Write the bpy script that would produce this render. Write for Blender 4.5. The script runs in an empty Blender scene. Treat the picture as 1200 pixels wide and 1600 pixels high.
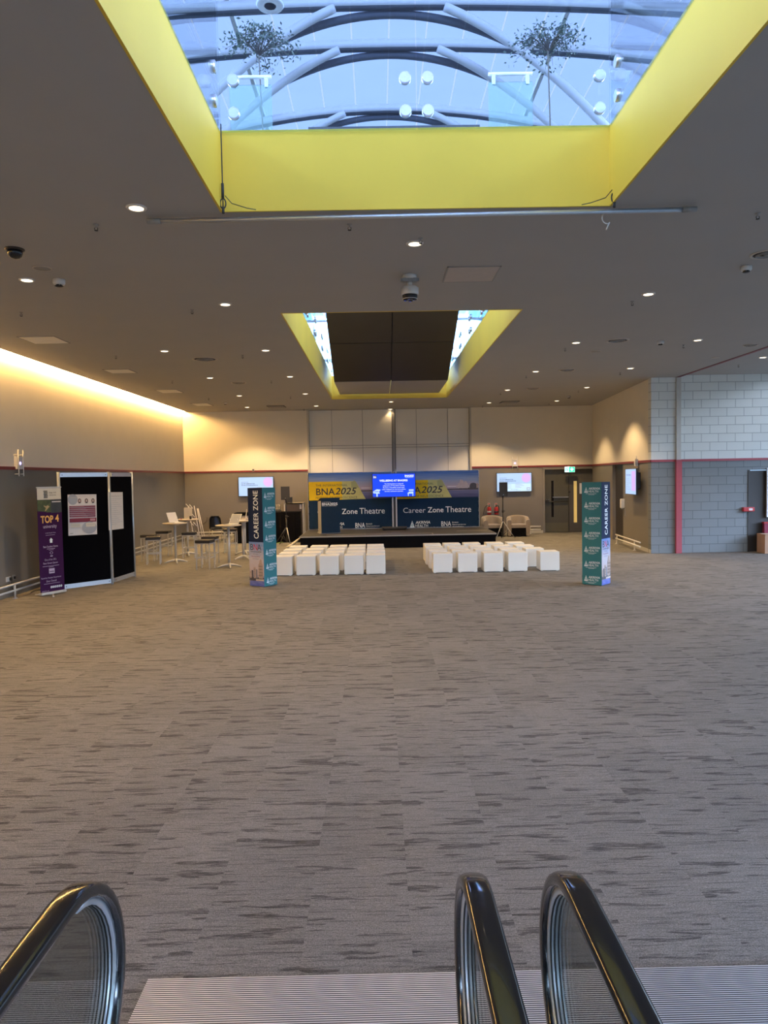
import bpy, bmesh, math, random
from mathutils import Vector, Matrix, Euler
random.seed(7)
S = bpy.context.scene
C = S.collection
R = math.radians
# ------------------------------------------------------------------ camera
CAMZ = 2.15
FPX = 1130.0
cam_d = bpy.data.cameras.new('camera')
cam = bpy.data.objects.new('camera', cam_d); C.objects.link(cam)
CR = Matrix.Rotation(R(-0.409), 3, 'Z') @ Matrix.Rotation(R(90 - 2.744), 3, 'X') @ Matrix.Rotation(R(-1.03), 3, 'Z')
cam.matrix_world = Matrix.Translation((0, 0, CAMZ)) @ CR.to_4x4()
cam_d.sensor_fit = 'VERTICAL'; cam_d.sensor_height = 36; cam_d.lens = 36 * FPX / 1600
cam_d.clip_start = 0.05; cam_d.clip_end = 500
S.camera = cam
# ------------------------------------------------------------------ view, world, light levels
S.view_settings.view_transform = 'Standard'; S.view_settings.look = 'None'
S.view_settings.gamma = 1; S.view_settings.use_curve_mapping = False
S.view_settings.exposure = 0.32
SKY_TOP = 1.0      # clear sky overhead, seen through the roof
SKY_LOW = 33.0     # bright low sky that comes in through the glazed facades
SKY_GROUND = 0.8
SPOT = 340.0       # each downlight, watts
COVE = 330.0       # cove strip emission
S.cycles.max_bounces = 10; S.cycles.diffuse_bounces = 5; S.cycles.transparent_max_bounces = 16
S.cycles.sample_clamp_indirect = 6.0
world = bpy.data.worlds.new('sky'); S.world = world; world.use_nodes = True
wn = world.node_tree.nodes; wl = world.node_tree.links
bg = wn['Background']
tc = wn.new('ShaderNodeTexCoord'); sp = wn.new('ShaderNodeSeparateXYZ'); rp = wn.new('ShaderNodeValToRGB')
wl.new(tc.outputs['Generated'], sp.inputs[0]); wl.new(sp.outputs['Z'], rp.inputs[0]); wl.new(rp.outputs[0], bg.inputs[0])
rp.color_ramp.elements[0].position = 0.0; rp.color_ramp.elements[0].color = (0.44, 0.68, 1.0, 1)
mr = wn.new('ShaderNodeValToRGB'); wl.new(sp.outputs['Z'], mr.inputs[0]); mm_ = wn.new('ShaderNodeMath'); mm_.operation = 'MULTIPLY'; mm_.inputs[1].default_value = SKY_LOW
while len(mr.color_ramp.elements) < 5: mr.color_ramp.elements.new(.5)
for e, (p_, v_) in zip(mr.color_ramp.elements, ((0.0, SKY_GROUND / SKY_LOW), (0.11, 0.13), (0.23, 1.0), (0.33, 1.0), (0.41, SKY_TOP / SKY_LOW))): e.position = p_; e.color = (v_, v_, v_, 1)
wl.new(mr.outputs[0], mm_.inputs[0]); wl.new(mm_.outputs[0], bg.inputs[1])
rp.color_ramp.elements[1].position = 0.9; rp.color_ramp.elements[1].color = (0.64, 0.62, 0.92, 1)

# ------------------------------------------------------------------ from picture to place
def ray(px, py):
    return (CR @ Vector((px - 600, 800 - py, -FPX))).normalized()
def onz(px, py, z=0.0):
    d = ray(px, py); t = (z - CAMZ) / d.z; return Vector((d.x * t, d.y * t, z))
def ony(px, py, Y):
    d = ray(px, py); t = Y / d.y; return Vector((d.x * t, Y, CAMZ + d.z * t))
def onplane(px, py, p0, n):
    d = ray(px, py); o = Vector((0, 0, CAMZ)); t = (Vector(p0) - o).dot(n) / d.dot(n); return o + d * t

# ------------------------------------------------------------------ materials
M = {}
def nodes(name):
    m = bpy.data.materials.new(name); m.use_nodes = True; M[name] = m
    return m, m.node_tree.nodes, m.node_tree.links, m.node_tree.nodes['Principled BSDF']
def pm(name, col, rough=0.6, metal=0.0, var=0.08, scale=8.0, bump=0.0, bscale=60.0, emit=None, es=0.0, stretch=(1, 1, 1), coat=0.0, sheen=0.0, spec=None):
    m, n, l, b = nodes(name)
    t = n.new('ShaderNodeTexCoord'); mp = n.new('ShaderNodeMapping'); mp.inputs['Scale'].default_value = stretch
    nz = n.new('ShaderNodeTexNoise'); nz.inputs['Scale'].default_value = scale; nz.inputs['Detail'].default_value = 4
    l.new(t.outputs['Object'], mp.inputs[0]); l.new(mp.outputs[0], nz.inputs['Vector'])
    mx = n.new('ShaderNodeMix'); mx.data_type = 'RGBA'
    mx.inputs['A'].default_value = tuple(c * (1 - var) for c in col) + (1,)
    mx.inputs['B'].default_value = tuple(min(1, c * (1 + var)) for c in col) + (1,)
    l.new(nz.outputs['Fac'], mx.inputs['Factor']); l.new(mx.outputs['Result'], b.inputs['Base Color'])
    b.inputs['Roughness'].default_value = rough; b.inputs['Metallic'].default_value = metal
    if spec is not None: b.inputs['Specular IOR Level'].default_value = spec
    if coat: b.inputs['Coat Weight'].default_value = coat
    if sheen: b.inputs['Sheen Weight'].default_value = sheen
    if emit:
        b.inputs['Emission Color'].default_value = tuple(emit) + (1,); b.inputs['Emission Strength'].default_value = es
    if bump:
        n2 = n.new('ShaderNodeTexNoise'); n2.inputs['Scale'].default_value = bscale; l.new(mp.outputs[0], n2.inputs['Vector'])
        bp = n.new('ShaderNodeBump'); bp.inputs['Strength'].default_value = bump; bp.inputs['Distance'].default_value = 0.01
        l.new(n2.outputs['Fac'], bp.inputs['Height']); l.new(bp.outputs[0], b.inputs['Normal'])
    return m
def math_node(n, l, op, a, b=None, c=None):
    q = n.new('ShaderNodeMath'); q.operation = op
    for i, v in enumerate((a, b, c)):
        if v is None: continue
        if isinstance(v, (int, float)): q.inputs[i].default_value = v
        else: l.new(v, q.inputs[i])
    return q.outputs[0]

pm('ceiling_paint', (0.405, 0.395, 0.375), 0.75, var=0.04, scale=1.5)
pm('wall_cream', (0.80, 0.74, 0.62), 0.7, var=0.04, scale=2, bump=0.05, bscale=4)
pm('wall_taupe', (0.20, 0.18, 0.15), 0.55, var=0.06, scale=2)
pm('red_rail', (0.20, 0.022, 0.025), 0.45, var=0.1)
pm('red_post', (0.36, 0.055, 0.07), 0.45, var=0.1)
pm('cream_paint', (0.55, 0.52, 0.45), 0.5)
pm('panel_white', (0.84, 0.81, 0.73), 0.55, var=0.04, scale=1.2)
pm('joint_dark', (0.06, 0.055, 0.05), 0.8)
pm('yellow_fascia', (0.80, 0.55, 0.065), 0.6, spec=0.25, var=0.07, scale=1.4, stretch=(1, 1, 0.35))
pm('upper_wall', (0.55, 0.60, 0.60), 0.6)
pm('steel', (0.72, 0.72, 0.72), 0.28, 1.0, scale=40)
pm('chrome', (0.80, 0.80, 0.80), 0.12, 1.0)
pm('aluminium', (0.62, 0.66, 0.70), 0.38, 0.85, scale=20)
pm('silver_paint', (0.50, 0.48, 0.44), 0.4, 0.3)
pm('white_metal', (0.72, 0.70, 0.66), 0.4)
pm('rib_steel', (0.42, 0.39, 0.35), 0.6)
pm('rib_dark', (0.05, 0.05, 0.055), 0.7, spec=0.2)
pm('black_plastic', (0.012, 0.012, 0.013), 0.35)
pm('black_cloth', (0.005, 0.005, 0.006), 0.95, spec=0.05, bump=0.4, bscale=5, stretch=(3, 3, 0.2))
pm('black_felt', (0.003, 0.003, 0.004), 1.0, spec=0.02, bump=0.2, bscale=200)
pm('rubber', (0.010, 0.010, 0.011), 0.16, coat=0.4, var=0.2, scale=2)
pm('black_vinyl', (0.014, 0.012, 0.011), 0.4, coat=0.2)
pm('white_vinyl', (0.82, 0.79, 0.69), 0.42, var=0.03, scale=4, bump=0.08, bscale=9)
pm('stage_top', (0.035, 0.031, 0.028), 0.45, var=0.3, scale=6)
pm('bronze_panel', (0.085, 0.072, 0.052), 0.35, 0.6, var=0.12, scale=1.5)
pm('bronze_soffit', (0.30, 0.27, 0.22), 0.4, 0.3)
pm('door_wood', (0.085, 0.075, 0.06), 0.5, var=0.1, scale=3, stretch=(6, 6, 0.5))
pm('door_pale', (0.085, 0.078, 0.055), 0.4, var=0.08)
pm('door_frame', (0.22, 0.20, 0.17), 0.5)
pm('kick_plate', (0.14, 0.125, 0.075), 0.45, 0.3)
pm('dark_glass', (0.01, 0.01, 0.012), 0.08, coat=0.5)
pm('amber_glow_glass', (0.45, 0.33, 0.10), 0.3, emit=(1.0, 0.66, 0.20), es=0.35)  # light behind the pane is put into the glass as its own glow
pm('dark_brown', (0.032, 0.026, 0.020), 0.5)
pm('table_top', (0.52, 0.44, 0.33), 0.35, var=0.1, scale=4, stretch=(6, 1, 1))
pm('tech_wood', (0.10, 0.07, 0.045), 0.5)
pm('velvet', (0.25, 0.205, 0.155), 0.85, bump=0.2, bscale=120, sheen=0.5)
pm('extinguisher_red', (0.42, 0.02, 0.02), 0.3, coat=0.3)
pm('paper', (0.66, 0.63, 0.60), 0.7, var=0.02)
pm('paper_warm', (0.62, 0.57, 0.46), 0.7, var=0.04)
pm('ink', (0.03, 0.03, 0.035), 0.7)
pm('ink_grey', (0.22, 0.21, 0.22), 0.7)
pm('ink_light', (0.34, 0.36, 0.40), 0.7)
pm('maroon', (0.20, 0.02, 0.045), 0.7)
pm('pink_ink', (0.55, 0.30, 0.33), 0.7)
pm('blush', (0.60, 0.46, 0.40), 0.7)
pm('purple', (0.042, 0.010, 0.052), 0.7, spec=0.1)
pm('orange_ink', (0.80, 0.42, 0.11), 0.6)
pm('lilac_ink', (0.46, 0.36, 0.48), 0.6)
pm('leaf_print', (0.055, 0.075, 0.025), 0.6, var=0.7, scale=12)
pm('shade_print', (0.035, 0.040, 0.042), 0.6, var=0.5, scale=9)
pm('flower_print', (0.42, 0.30, 0.14), 0.6, var=0.4, scale=20)
pm('teal', (0.040, 0.185, 0.190), 0.6, var=0.05, spec=0.2)
pm('white_ink', (0.78, 0.82, 0.80), 0.6)
pm('teal_shade', (0.055, 0.25, 0.26), 0.45)
pm('navy', (0.006, 0.015, 0.050), 0.65, spec=0.15)
pm('red_ink', (0.55, 0.03, 0.05), 0.6)
pm('navy_cloth', (0.010, 0.029, 0.062), 0.85, spec=0.1, var=0.12, scale=2, bump=0.15, bscale=3, stretch=(2.5, 1, 0.3))
pm('lectern_navy', (0.005, 0.020, 0.045), 0.6, spec=0.2)
pm('print_yellow', (0.80, 0.53, 0.02), 0.7, spec=0.1)
pm('print_sage', (0.55, 0.52, 0.16), 0.6)
pm('print_sage_dim', (0.38, 0.38, 0.14), 0.6)
pm('print_brick', (0.36, 0.26, 0.19), 0.6, var=0.4, scale=14)
pm('print_dark', (0.07, 0.065, 0.07), 0.6, var=0.4, scale=10)
pm('print_pale', (0.55, 0.45, 0.38), 0.6, var=0.3, scale=18)
pm('print_tower', (0.42, 0.31, 0.24), 0.6, var=0.35, scale=25)
pm('frame_alu', (0.55, 0.56, 0.55), 0.35, 0.6)
pm('cardboard', (0.38, 0.22, 0.13), 0.8)
pm('grille_dark', (0.02, 0.02, 0.02), 0.6)
pm('fixture_grey', (0.30, 0.29, 0.27), 0.5)
pm('hatch_pale', (0.88, 0.84, 0.74), 0.6)
pm('hatch_paint', (0.50, 0.45, 0.41), 0.6)
pm('fixture_light', (0.55, 0.50, 0.42), 0.6)
pm('fixture_white', (0.70, 0.67, 0.62), 0.45)
pm('lens_lit', (0.9, 0.8, 0.6), 0.3, emit=(1.0, 0.80, 0.55), es=3.2)
pm('cove_lens', (0.9, 0.8, 0.6), 0.3, emit=(1.0, 0.58, 0.19), es=COVE)
pm('leaf_green', (0.05, 0.075, 0.05), 0.5, var=0.5, scale=30)
pm('bark', (0.10, 0.08, 0.06), 0.8)
pm('pot', (0.10, 0.10, 0.10), 0.5)
pm('screen_off', (0.01, 0.01, 0.012), 0.2)
pm('purple_led', (0.4, 0.3, 0.8), 0.3, emit=(0.55, 0.4, 1.0), es=2.5)
pm('hazard_green', (0.35, 0.55, 0.10), 0.5)
pm('grey_shelf', (0.20, 0.19, 0.19), 0.5)
def em(name, col, s):
    pm(name, tuple(c * 0.3 for c in col), 0.4, emit=col, es=s, var=0.03)
em('scr_blue', (0.0, 0.045, 0.90), 1.0); em('scr_white', (0.85, 0.9, 1.0), 0.95); em('scr_navy', (0.005, 0.02, 0.20), 0.8)
em('scr_sky', (0.40, 0.58, 0.90), 0.85); em('scr_pale', (0.52, 0.72, 0.90), 0.9); em('scr_pink', (0.62, 0.42, 0.86), 0.85)
em('scr_ink', (0.06, 0.08, 0.18), 0.6); em('scr_grey', (0.36, 0.42, 0.56), 0.8); em('scr_light', (0.45, 0.62, 0.98), 0.9)
em('exit_green', (0.03, 0.62, 0.34), 1.3); em('exit_white', (0.65, 1.0, 0.95), 1.6)

# gradient skies printed on fabric (a picture's own colours, not lighting)
def printed_sky(name, stops, axis='Y'):
    m, n, l, b = nodes(name)
    t = n.new('ShaderNodeTexCoord'); s = n.new('ShaderNodeSeparateXYZ'); l.new(t.outputs['Generated'], s.inputs[0])
    nz = n.new('ShaderNodeTexNoise'); nz.inputs['Scale'].default_value = 3; nz.inputs['Detail'].default_value = 5
    mp = n.new('ShaderNodeMapping'); mp.inputs['Scale'].default_value = (1, 5, 1); l.new(t.outputs['Generated'], mp.inputs[0]); l.new(mp.outputs[0], nz.inputs['Vector'])
    a = math_node(n, l, 'MULTIPLY_ADD', nz.outputs['Fac'], 0.35, -0.17)
    f = math_node(n, l, 'ADD', s.outputs[axis], a)
    r = n.new('ShaderNodeValToRGB'); l.new(f, r.inputs[0])
    while len(r.color_ramp.elements) < len(stops): r.color_ramp.elements.new(0.5)
    for e, (p, c) in zip(r.color_ramp.elements, stops): e.position = p; e.color = c + (1,)
    l.new(r.outputs[0], b.inputs['Base Color']); b.inputs['Roughness'].default_value = 0.75; b.inputs['Specular IOR Level'].default_value = 0.1
printed_sky('city_sky', [(0, (0.06, 0.07, 0.16)), (0.25, (0.16, 0.17, 0.28)), (0.42, (0.50, 0.40, 0.38)), (0.7, (0.30, 0.38, 0.50)), (1, (0.06, 0.17, 0.42))], 'Y')
printed_sky('pillar_sky', [(0, (0.10, 0.13, 0.38)), (0.1, (0.16, 0.18, 0.42)), (0.25, (0.55, 0.42, 0.38)), (0.6, (0.55, 0.50, 0.52)), (1, (0.16, 0.27, 0.55))], 'Y')

# carpet tiles: half metre tiles, streaks across, dark patches that stop at tile joints
def carpet():
    m, n, l, b = nodes('carpet')
    t = n.new('ShaderNodeTexCoord'); s = n.new('ShaderNodeSeparateXYZ'); l.new(t.outputs['Object'], s.inputs[0])
    X, Y = s.outputs['X'], s.outputs['Y']
    X = math_node(n, l, 'ADD', X, 0.385)
    ix = math_node(n, l, 'FLOOR', math_node(n, l, 'MULTIPLY', X, 2.0)); 
    half = math_node(n, l, 'MULTIPLY', math_node(n, l, 'MODULO', ix, 2.0), 0.25)
    iy = math_node(n, l, 'FLOOR', math_node(n, l, 'MULTIPLY', math_node(n, l, 'ADD', Y, half), 2.0))
    cb = n.new('ShaderNodeCombineXYZ'); l.new(ix, cb.inputs[0]); l.new(iy, cb.inputs[1])
    wn_ = n.new('ShaderNodeTexWhiteNoise'); wn_.noise_dimensions = '3D'; l.new(cb.outputs[0], wn_.inputs['Vector'])
    rnd = wn_.outputs['Value']
    def nz(sx, sy, off, detail=3):
        c = n.new('ShaderNodeCombineXYZ')
        l.new(math_node(n, l, 'MULTIPLY_ADD', X, sx, math_node(n, l, 'MULTIPLY', rnd, off)), c.inputs[0])
        l.new(math_node(n, l, 'MULTIPLY', Y, sy), c.inputs[1]); l.new(math_node(n, l, 'MULTIPLY', rnd, off * 1.7), c.inputs[2])
        q = n.new('ShaderNodeTexNoise'); q.inputs['Scale'].default_value = 1; q.inputs['Detail'].default_value = detail
        l.new(c.outputs[0], q.inputs['Vector']); return q.outputs['Fac']
    def ss(v, a, b_):
        q = n.new('ShaderNodeMapRange'); q.interpolation_type = 'SMOOTHSTEP'; l.new(v, q.inputs[0])
        q.inputs[1].default_value = a; q.inputs[2].default_value = b_; return q.outputs[0]
    med = nz(9, 110, 20, 3)
    patch = ss(nz(2.4, 17, 40, 2), 0.585, 0.615)
    streak = ss(nz(4, 75, 60, 3), 0.52, 0.68)
    fine = nz(60, 420, 3, 2)
    speck = n.new('ShaderNodeTexNoise'); speck.inputs['Scale'].default_value = 160; speck.inputs['Detail'].default_value = 2; l.new(t.outputs['Object'], speck.inputs['Vector'])
    v = math_node(n, l, 'MULTIPLY_ADD', math_node(n, l, 'MULTIPLY', patch, ss(med, 0.34, 0.56)), -0.60, 1.0)
    v = math_node(n, l, 'MULTIPLY', v, math_node(n, l, 'MULTIPLY_ADD', streak, -0.38, 1.03))
    v = math_node(n, l, 'MULTIPLY', v, math_node(n, l, 'MULTIPLY_ADD', fine, 1.5, 0.25))
    v = math_node(n, l, 'MULTIPLY', v, math_node(n, l, 'MULTIPLY_ADD', med, 0.6, 0.7))
    v = math_node(n, l, 'MULTIPLY', v, math_node(n, l, 'MULTIPLY_ADD', speck.outputs['Fac'], 1.8, 0.1))
    v = math_node(n, l, 'MULTIPLY', v, math_node(n, l, 'MULTIPLY_ADD', rnd, 0.14, 0.93))
    mx = n.new('ShaderNodeVectorMath'); mx.operation = 'SCALE'; mx.inputs[0].default_value = (0.188, 0.178, 0.160); l.new(v, mx.inputs['Scale'])
    l.new(mx.outputs[0], b.inputs['Base Color']); b.inputs['Roughness'].default_value = 0.95
    b.inputs['Specular IOR Level'].default_value = 0.15
    bp = n.new('ShaderNodeBump'); bp.inputs['Strength'].default_value = 0.35; bp.inputs['Distance'].default_value = 0.004
    l.new(fine, bp.inputs['Height']); l.new(bp.outputs[0], b.inputs['Normal'])
carpet()
# painted block work
def blocks(name, col):
    m, n, l, b = nodes(name)
    t = n.new('ShaderNodeTexCoord'); s = n.new('ShaderNodeSeparateXYZ'); l.new(t.outputs['Object'], s.inputs[0])
    c = n.new('ShaderNodeCombineXYZ'); l.new(s.outputs['X'], c.inputs[0]); l.new(s.outputs['Z'], c.inputs[1])
    br = n.new('ShaderNodeTexBrick'); l.new(c.outputs[0], br.inputs['Vector'])
    br.inputs['Scale'].default_value = 1; br.inputs['Brick Width'].default_value = 0.45; br.inputs['Row Height'].default_value = 0.225
    br.inputs['Mortar Size'].default_value = 0.008; br.inputs['Mortar Smooth'].default_value = 0.3
    br.inputs['Color1'].default_value = col + (1,); br.inputs['Color2'].default_value = tuple(q * 0.93 for q in col) + (1,)
    br.inputs['Mortar'].default_value = tuple(q * 0.52 for q in col) + (1,)
    l.new(br.outputs['Color'], b.inputs['Base Color']); b.inputs['Roughness'].default_value = 0.55
    nz = n.new('ShaderNodeTexNoise'); nz.inputs['Scale'].default_value = 70; l.new(t.outputs['Object'], nz.inputs['Vector'])
    h = math_node(n, l, 'MULTIPLY_ADD', nz.outputs['Fac'], 0.3, math_node(n, l, 'MULTIPLY', br.outputs['Fac'], -1.0))
    bp = n.new('ShaderNodeBump'); bp.inputs['Strength'].default_value = 0.6; bp.inputs['Distance'].default_value = 0.006
    l.new(h, bp.inputs['Height']); l.new(bp.outputs[0], b.inputs['Normal'])
blocks('block_lower', (0.175, 0.19, 0.19)); blocks('block_upper', (0.74, 0.75, 0.69))
# ribbed floor plate
def ribbed():
    m, n, l, b = nodes('ribbed_plate')
    t = n.new('ShaderNodeTexCoord'); s = n.new('ShaderNodeSeparateXYZ'); l.new(t.outputs['Object'], s.inputs[0])
    f = math_node(n, l, 'FRACT', math_node(n, l, 'MULTIPLY', s.outputs['Y'], 86.0))
    q = n.new('ShaderNodeMapRange'); q.interpolation_type = 'SMOOTHSTEP'; l.new(math_node(n, l, 'ABSOLUTE', math_node(n, l, 'SUBTRACT', f, 0.5)), q.inputs[0])
    q.inputs[1].default_value = 0.22; q.inputs[2].default_value = 0.30
    mx = n.new('ShaderNodeMix'); mx.data_type = 'RGBA'; mx.inputs['A'].default_value = (0.80, 0.78, 0.76, 1); mx.inputs['B'].default_value = (0.035, 0.03, 0.04, 1)
    l.new(q.outputs[0], mx.inputs['Factor']); l.new(mx.outputs['Result'], b.inputs['Base Color'])
    b.inputs['Metallic'].default_value = 0.55; b.inputs['Roughness'].default_value = 0.45
    bp = n.new('ShaderNodeBump'); bp.inputs['Strength'].default_value = 0.5; bp.inputs['Distance'].default_value = 0.003; bp.invert = True
    l.new(q.outputs[0], bp.inputs['Height']); l.new(bp.outputs[0], b.inputs['Normal'])
ribbed()
def glass(name, tint, refl=1.0, haze=0.0, ior=1.5, hazecol=(0.5, 0.65, 0.62)):
    m = bpy.data.materials.new(name); m.use_nodes = True; M[name] = m
    n = m.node_tree.nodes; l = m.node_tree.links; n.remove(n['Principled BSDF']); out = n['Material Output']
    tr = n.new('ShaderNodeBsdfTransparent'); tr.inputs[0].default_value = tint + (1,)
    gl = n.new('ShaderNodeBsdfGlossy'); gl.inputs['Roughness'].default_value = 0.01
    fr = n.new('ShaderNodeFresnel'); fr.inputs[0].default_value = ior
    nz = n.new('ShaderNodeTexNoise'); nz.inputs['Scale'].default_value = 0.7
    bp = n.new('ShaderNodeBump'); bp.inputs['Strength'].default_value = 0.05; bp.inputs['Distance'].default_value = 0.05
    l.new(nz.outputs['Fac'], bp.inputs['Height']); l.new(bp.outputs[0], gl.inputs['Normal'])
    k = math_node(n, l, 'MULTIPLY', fr.outputs[0], refl)
    mx = n.new('ShaderNodeMixShader'); l.new(k, mx.inputs[0]); l.new(tr.outputs[0], mx.inputs[1]); l.new(gl.outputs[0], mx.inputs[2])
    last = mx.outputs[0]
    if haze:
        df = n.new('ShaderNodeBsdfDiffuse'); df.inputs[0].default_value = hazecol + (1,)
        m2 = n.new('ShaderNodeMixShader'); m2.inputs[0].default_value = haze
        l.new(last, m2.inputs[1]); l.new(df.outputs[0], m2.inputs[2]); last = m2.outputs[0]
    l.new(last, out.inputs[0])
glass('balustrade_glass', (0.89, 0.955, 0.945), 0.5)
glass('escalator_glass', (0.91, 0.94, 0.92), 0.8)
glass('added_skylight_glass', (0.79, 0.76, 0.72), 0.5)
glass('gable_glass', (0.5, 0.62, 0.68), 0.5)
# daylight roof membrane: clear tinted with white seams that run along the hall
def roofmat():
    m = bpy.data.materials.new('roof_panel'); m.use_nodes = True; M['roof_panel'] = m
    n = m.node_tree.nodes; l = m.node_tree.links; n.remove(n['Principled BSDF']); out = n['Material Output']
    t = n.new('ShaderNodeTexCoord'); s = n.new('ShaderNodeSeparateXYZ'); l.new(t.outputs['Object'], s.inputs[0])
    f = math_node(n, l, 'FRACT', math_node(n, l, 'MULTIPLY', math_node(n, l, 'ADD', s.outputs['X'], 30.0 + 0.10), 1 / 0.86))
    e = math_node(n, l, 'LESS_THAN', math_node(n, l, 'ABSOLUTE', math_node(n, l, 'SUBTRACT', f, 0.5)), 0.018)
    tr = n.new('ShaderNodeBsdfTransparent')
    nz = n.new('ShaderNodeTexNoise'); nz.inputs['Scale'].default_value = 0.5; nz.inputs['Detail'].default_value = 3
    mp = n.new('ShaderNodeMapping'); mp.inputs['Scale'].default_value = (0.7, 2.5, 1); l.new(t.outputs['Object'], mp.inputs[0]); l.new(mp.outputs[0], nz.inputs['Vector'])
    cm = n.new('ShaderNodeMix'); cm.data_type = 'RGBA'; cm.inputs['A'].default_value = (0.21, 0.27, 0.52, 1); cm.inputs['B'].default_value = (0.32, 0.39, 0.60, 1)
    l.new(nz.outputs['Fac'], cm.inputs['Factor']); l.new(cm.outputs['Result'], tr.inputs[0])
    tl = n.new('ShaderNodeBsdfTranslucent'); tl.inputs[0].default_value = (0.58, 0.66, 0.88, 1)
    mx = n.new('ShaderNodeMixShader'); mx.inputs[0].default_value = 0.20; l.new(tr.outputs[0], mx.inputs[1]); l.new(tl.outputs[0], mx.inputs[2])
    tr2 = n.new('ShaderNodeBsdfTransparent')
    m2 = n.new('ShaderNodeMixShader'); l.new(e, m2.inputs[0]); l.new(mx.outputs[0], m2.inputs[1]); l.new(tr2.outputs[0], m2.inputs[2])
    l.new(m2.outputs[0], out.inputs[0])
roofmat()

# ------------------------------------------------------------------ object helpers
def props(o, label=None, cat=None, group=None, kind=None):
    if label: o['label'] = label
    if cat: o['category'] = cat
    if group: o['group'] = group
    if kind: o['kind'] = kind
    return o
def thing(name, label, cat, loc=(0, 0, 0), rz=0.0, group=None):
    o = bpy.data.objects.new(name, None); o.empty_display_size = 0.1; C.objects.link(o)
    o.location = loc; o.rotation_euler = (0, 0, rz)
    return props(o, label, cat, group)
def kids(o): return [c for c in ALL if c.parent == o]
ALL = []
def copy_tree(o, parent=None):
    c = o.copy(); C.objects.link(c); ALL.append(c)
    if parent: c.parent = parent
    for ch in [k for k in ALL if k.parent == o]: copy_tree(ch, c)
    return c
class MB:
    def __init__(s): s.bm = bmesh.new(); s.mi = 0
    def _new(s, fs):
        for f in fs: f.material_index = s.mi
    def box(s, a, b, m=None, bev=0.0):
        a = Vector(a); b = Vector(b); lo = Vector(map(min, a, b)); hi = Vector(map(max, a, b))
        t = bmesh.new(); bmesh.ops.create_cube(t, size=1)
        for v in t.verts: v.co = Vector(((v.co.x + .5) * (hi.x - lo.x) + lo.x, (v.co.y + .5) * (hi.y - lo.y) + lo.y, (v.co.z + .5) * (hi.z - lo.z) + lo.z))
        if bev: bmesh.ops.bevel(t, geom=t.edges[:], offset=bev, segments=2, affect='EDGES', profile=0.7)
        return s._merge(t, m)
    def _merge(s, t, m=None):
        if m is not None: t.transform(m)
        vm = {v: s.bm.verts.new(v.co) for v in t.verts}
        for f in t.faces:
            try: g = s.bm.faces.new([vm[v] for v in f.verts]); g.material_index = s.mi; g.smooth = f.smooth
            except ValueError: pass
        t.free(); return s
    def cyl(s, p0, p1, r0, r1=None, seg=16, m=None, cap=True):
        p0 = Vector(p0); p1 = Vector(p1); r1 = r0 if r1 is None else r1
        t = bmesh.new(); d = p1 - p0
        bmesh.ops.create_cone(t, cap_ends=cap, segments=seg, radius1=r0, radius2=r1, depth=d.length)
        q = d.to_track_quat('Z', 'Y').to_matrix().to_4x4()
        t.transform(Matrix.Translation((p0 + p1) / 2) @ q)
        for f in t.faces: f.smooth = len(f.verts) == 4
        return s._merge(t, m)
    def tube(s, pts, r, seg=8, m=None, closed=False):
        pts = [Vector(p) for p in pts]; t = bmesh.new(); rings = []; n = len(pts)
        up = None
        for i, p in enumerate(pts):
            a = pts[i - 1] if (i or closed) else p; b = pts[(i + 1) % n] if (i < n - 1 or closed) else p
            d = (b - a).normalized()
            if up is None:
                up = d.orthogonal().normalized()
            up = (up - d * up.dot(d)).normalized(); w = d.cross(up)
            rr = r[i] if isinstance(r, (list, tuple)) else r
            rings.append([t.verts.new(p + (up * math.cos(2 * math.pi * k / seg) + w * math.sin(2 * math.pi * k / seg)) * rr) for k in range(seg)])
        rng = range(n) if closed else range(n - 1)
        for i in rng:
            A, B = rings[i], rings[(i + 1) % n]
            for k in range(seg):
                f = t.faces.new((A[k], A[(k + 1) % seg], B[(k + 1) % seg], B[k])); f.smooth = True
        if not closed: t.faces.new(rings[0][::-1]); t.faces.new(rings[-1])
        return s._merge(t, m)
    def sweep(s, pts, prof, side, m=None, closed=False):
        # profile (a, b): a along the fixed side axis, b along outward normal of a planar path
        pts = [Vector(p) for p in pts]; side = Vector(side); t = bmesh.new(); rings = []; n = len(pts)
        for i, p in enumerate(pts):
            d = (pts[min(i + 1, n - 1)] - pts[max(i - 1, 0)]).normalized(); nn = side.cross(d)
            rings.append([t.verts.new(p + side * a + nn * b) for a, b in prof])
        k = len(prof)
        for i in range(n - 1):
            for j in range(k):
                f = t.faces.new((rings[i][j], rings[i][(j + 1) % k], rings[i + 1][(j + 1) % k], rings[i + 1][j])); f.smooth = True
        t.faces.new(rings[0][::-1]); t.faces.new(rings[-1])
        return s._merge(t, m)
    def lathe(s, prof, c=(0, 0, 0), seg=24, m=None):
        t = bmesh.new(); rings = []
        for r, z in prof: rings.append([t.verts.new((r * math.cos(2 * math.pi * k / seg), r * math.sin(2 * math.pi * k / seg), z)) for k in range(seg)])
        for A, B in zip(rings, rings[1:]):
            for k in range(seg):
                f = t.faces.new((A[k], A[(k + 1) % seg], B[(k + 1) % seg], B[k])); f.smooth = True
        t.faces.new(rings[0][::-1]); t.faces.new(rings[-1])
        bmesh.ops.remove_doubles(t, verts=t.verts[:], dist=1e-5)
        t.transform(Matrix.Translation(c)); return s._merge(t, m)
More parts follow.
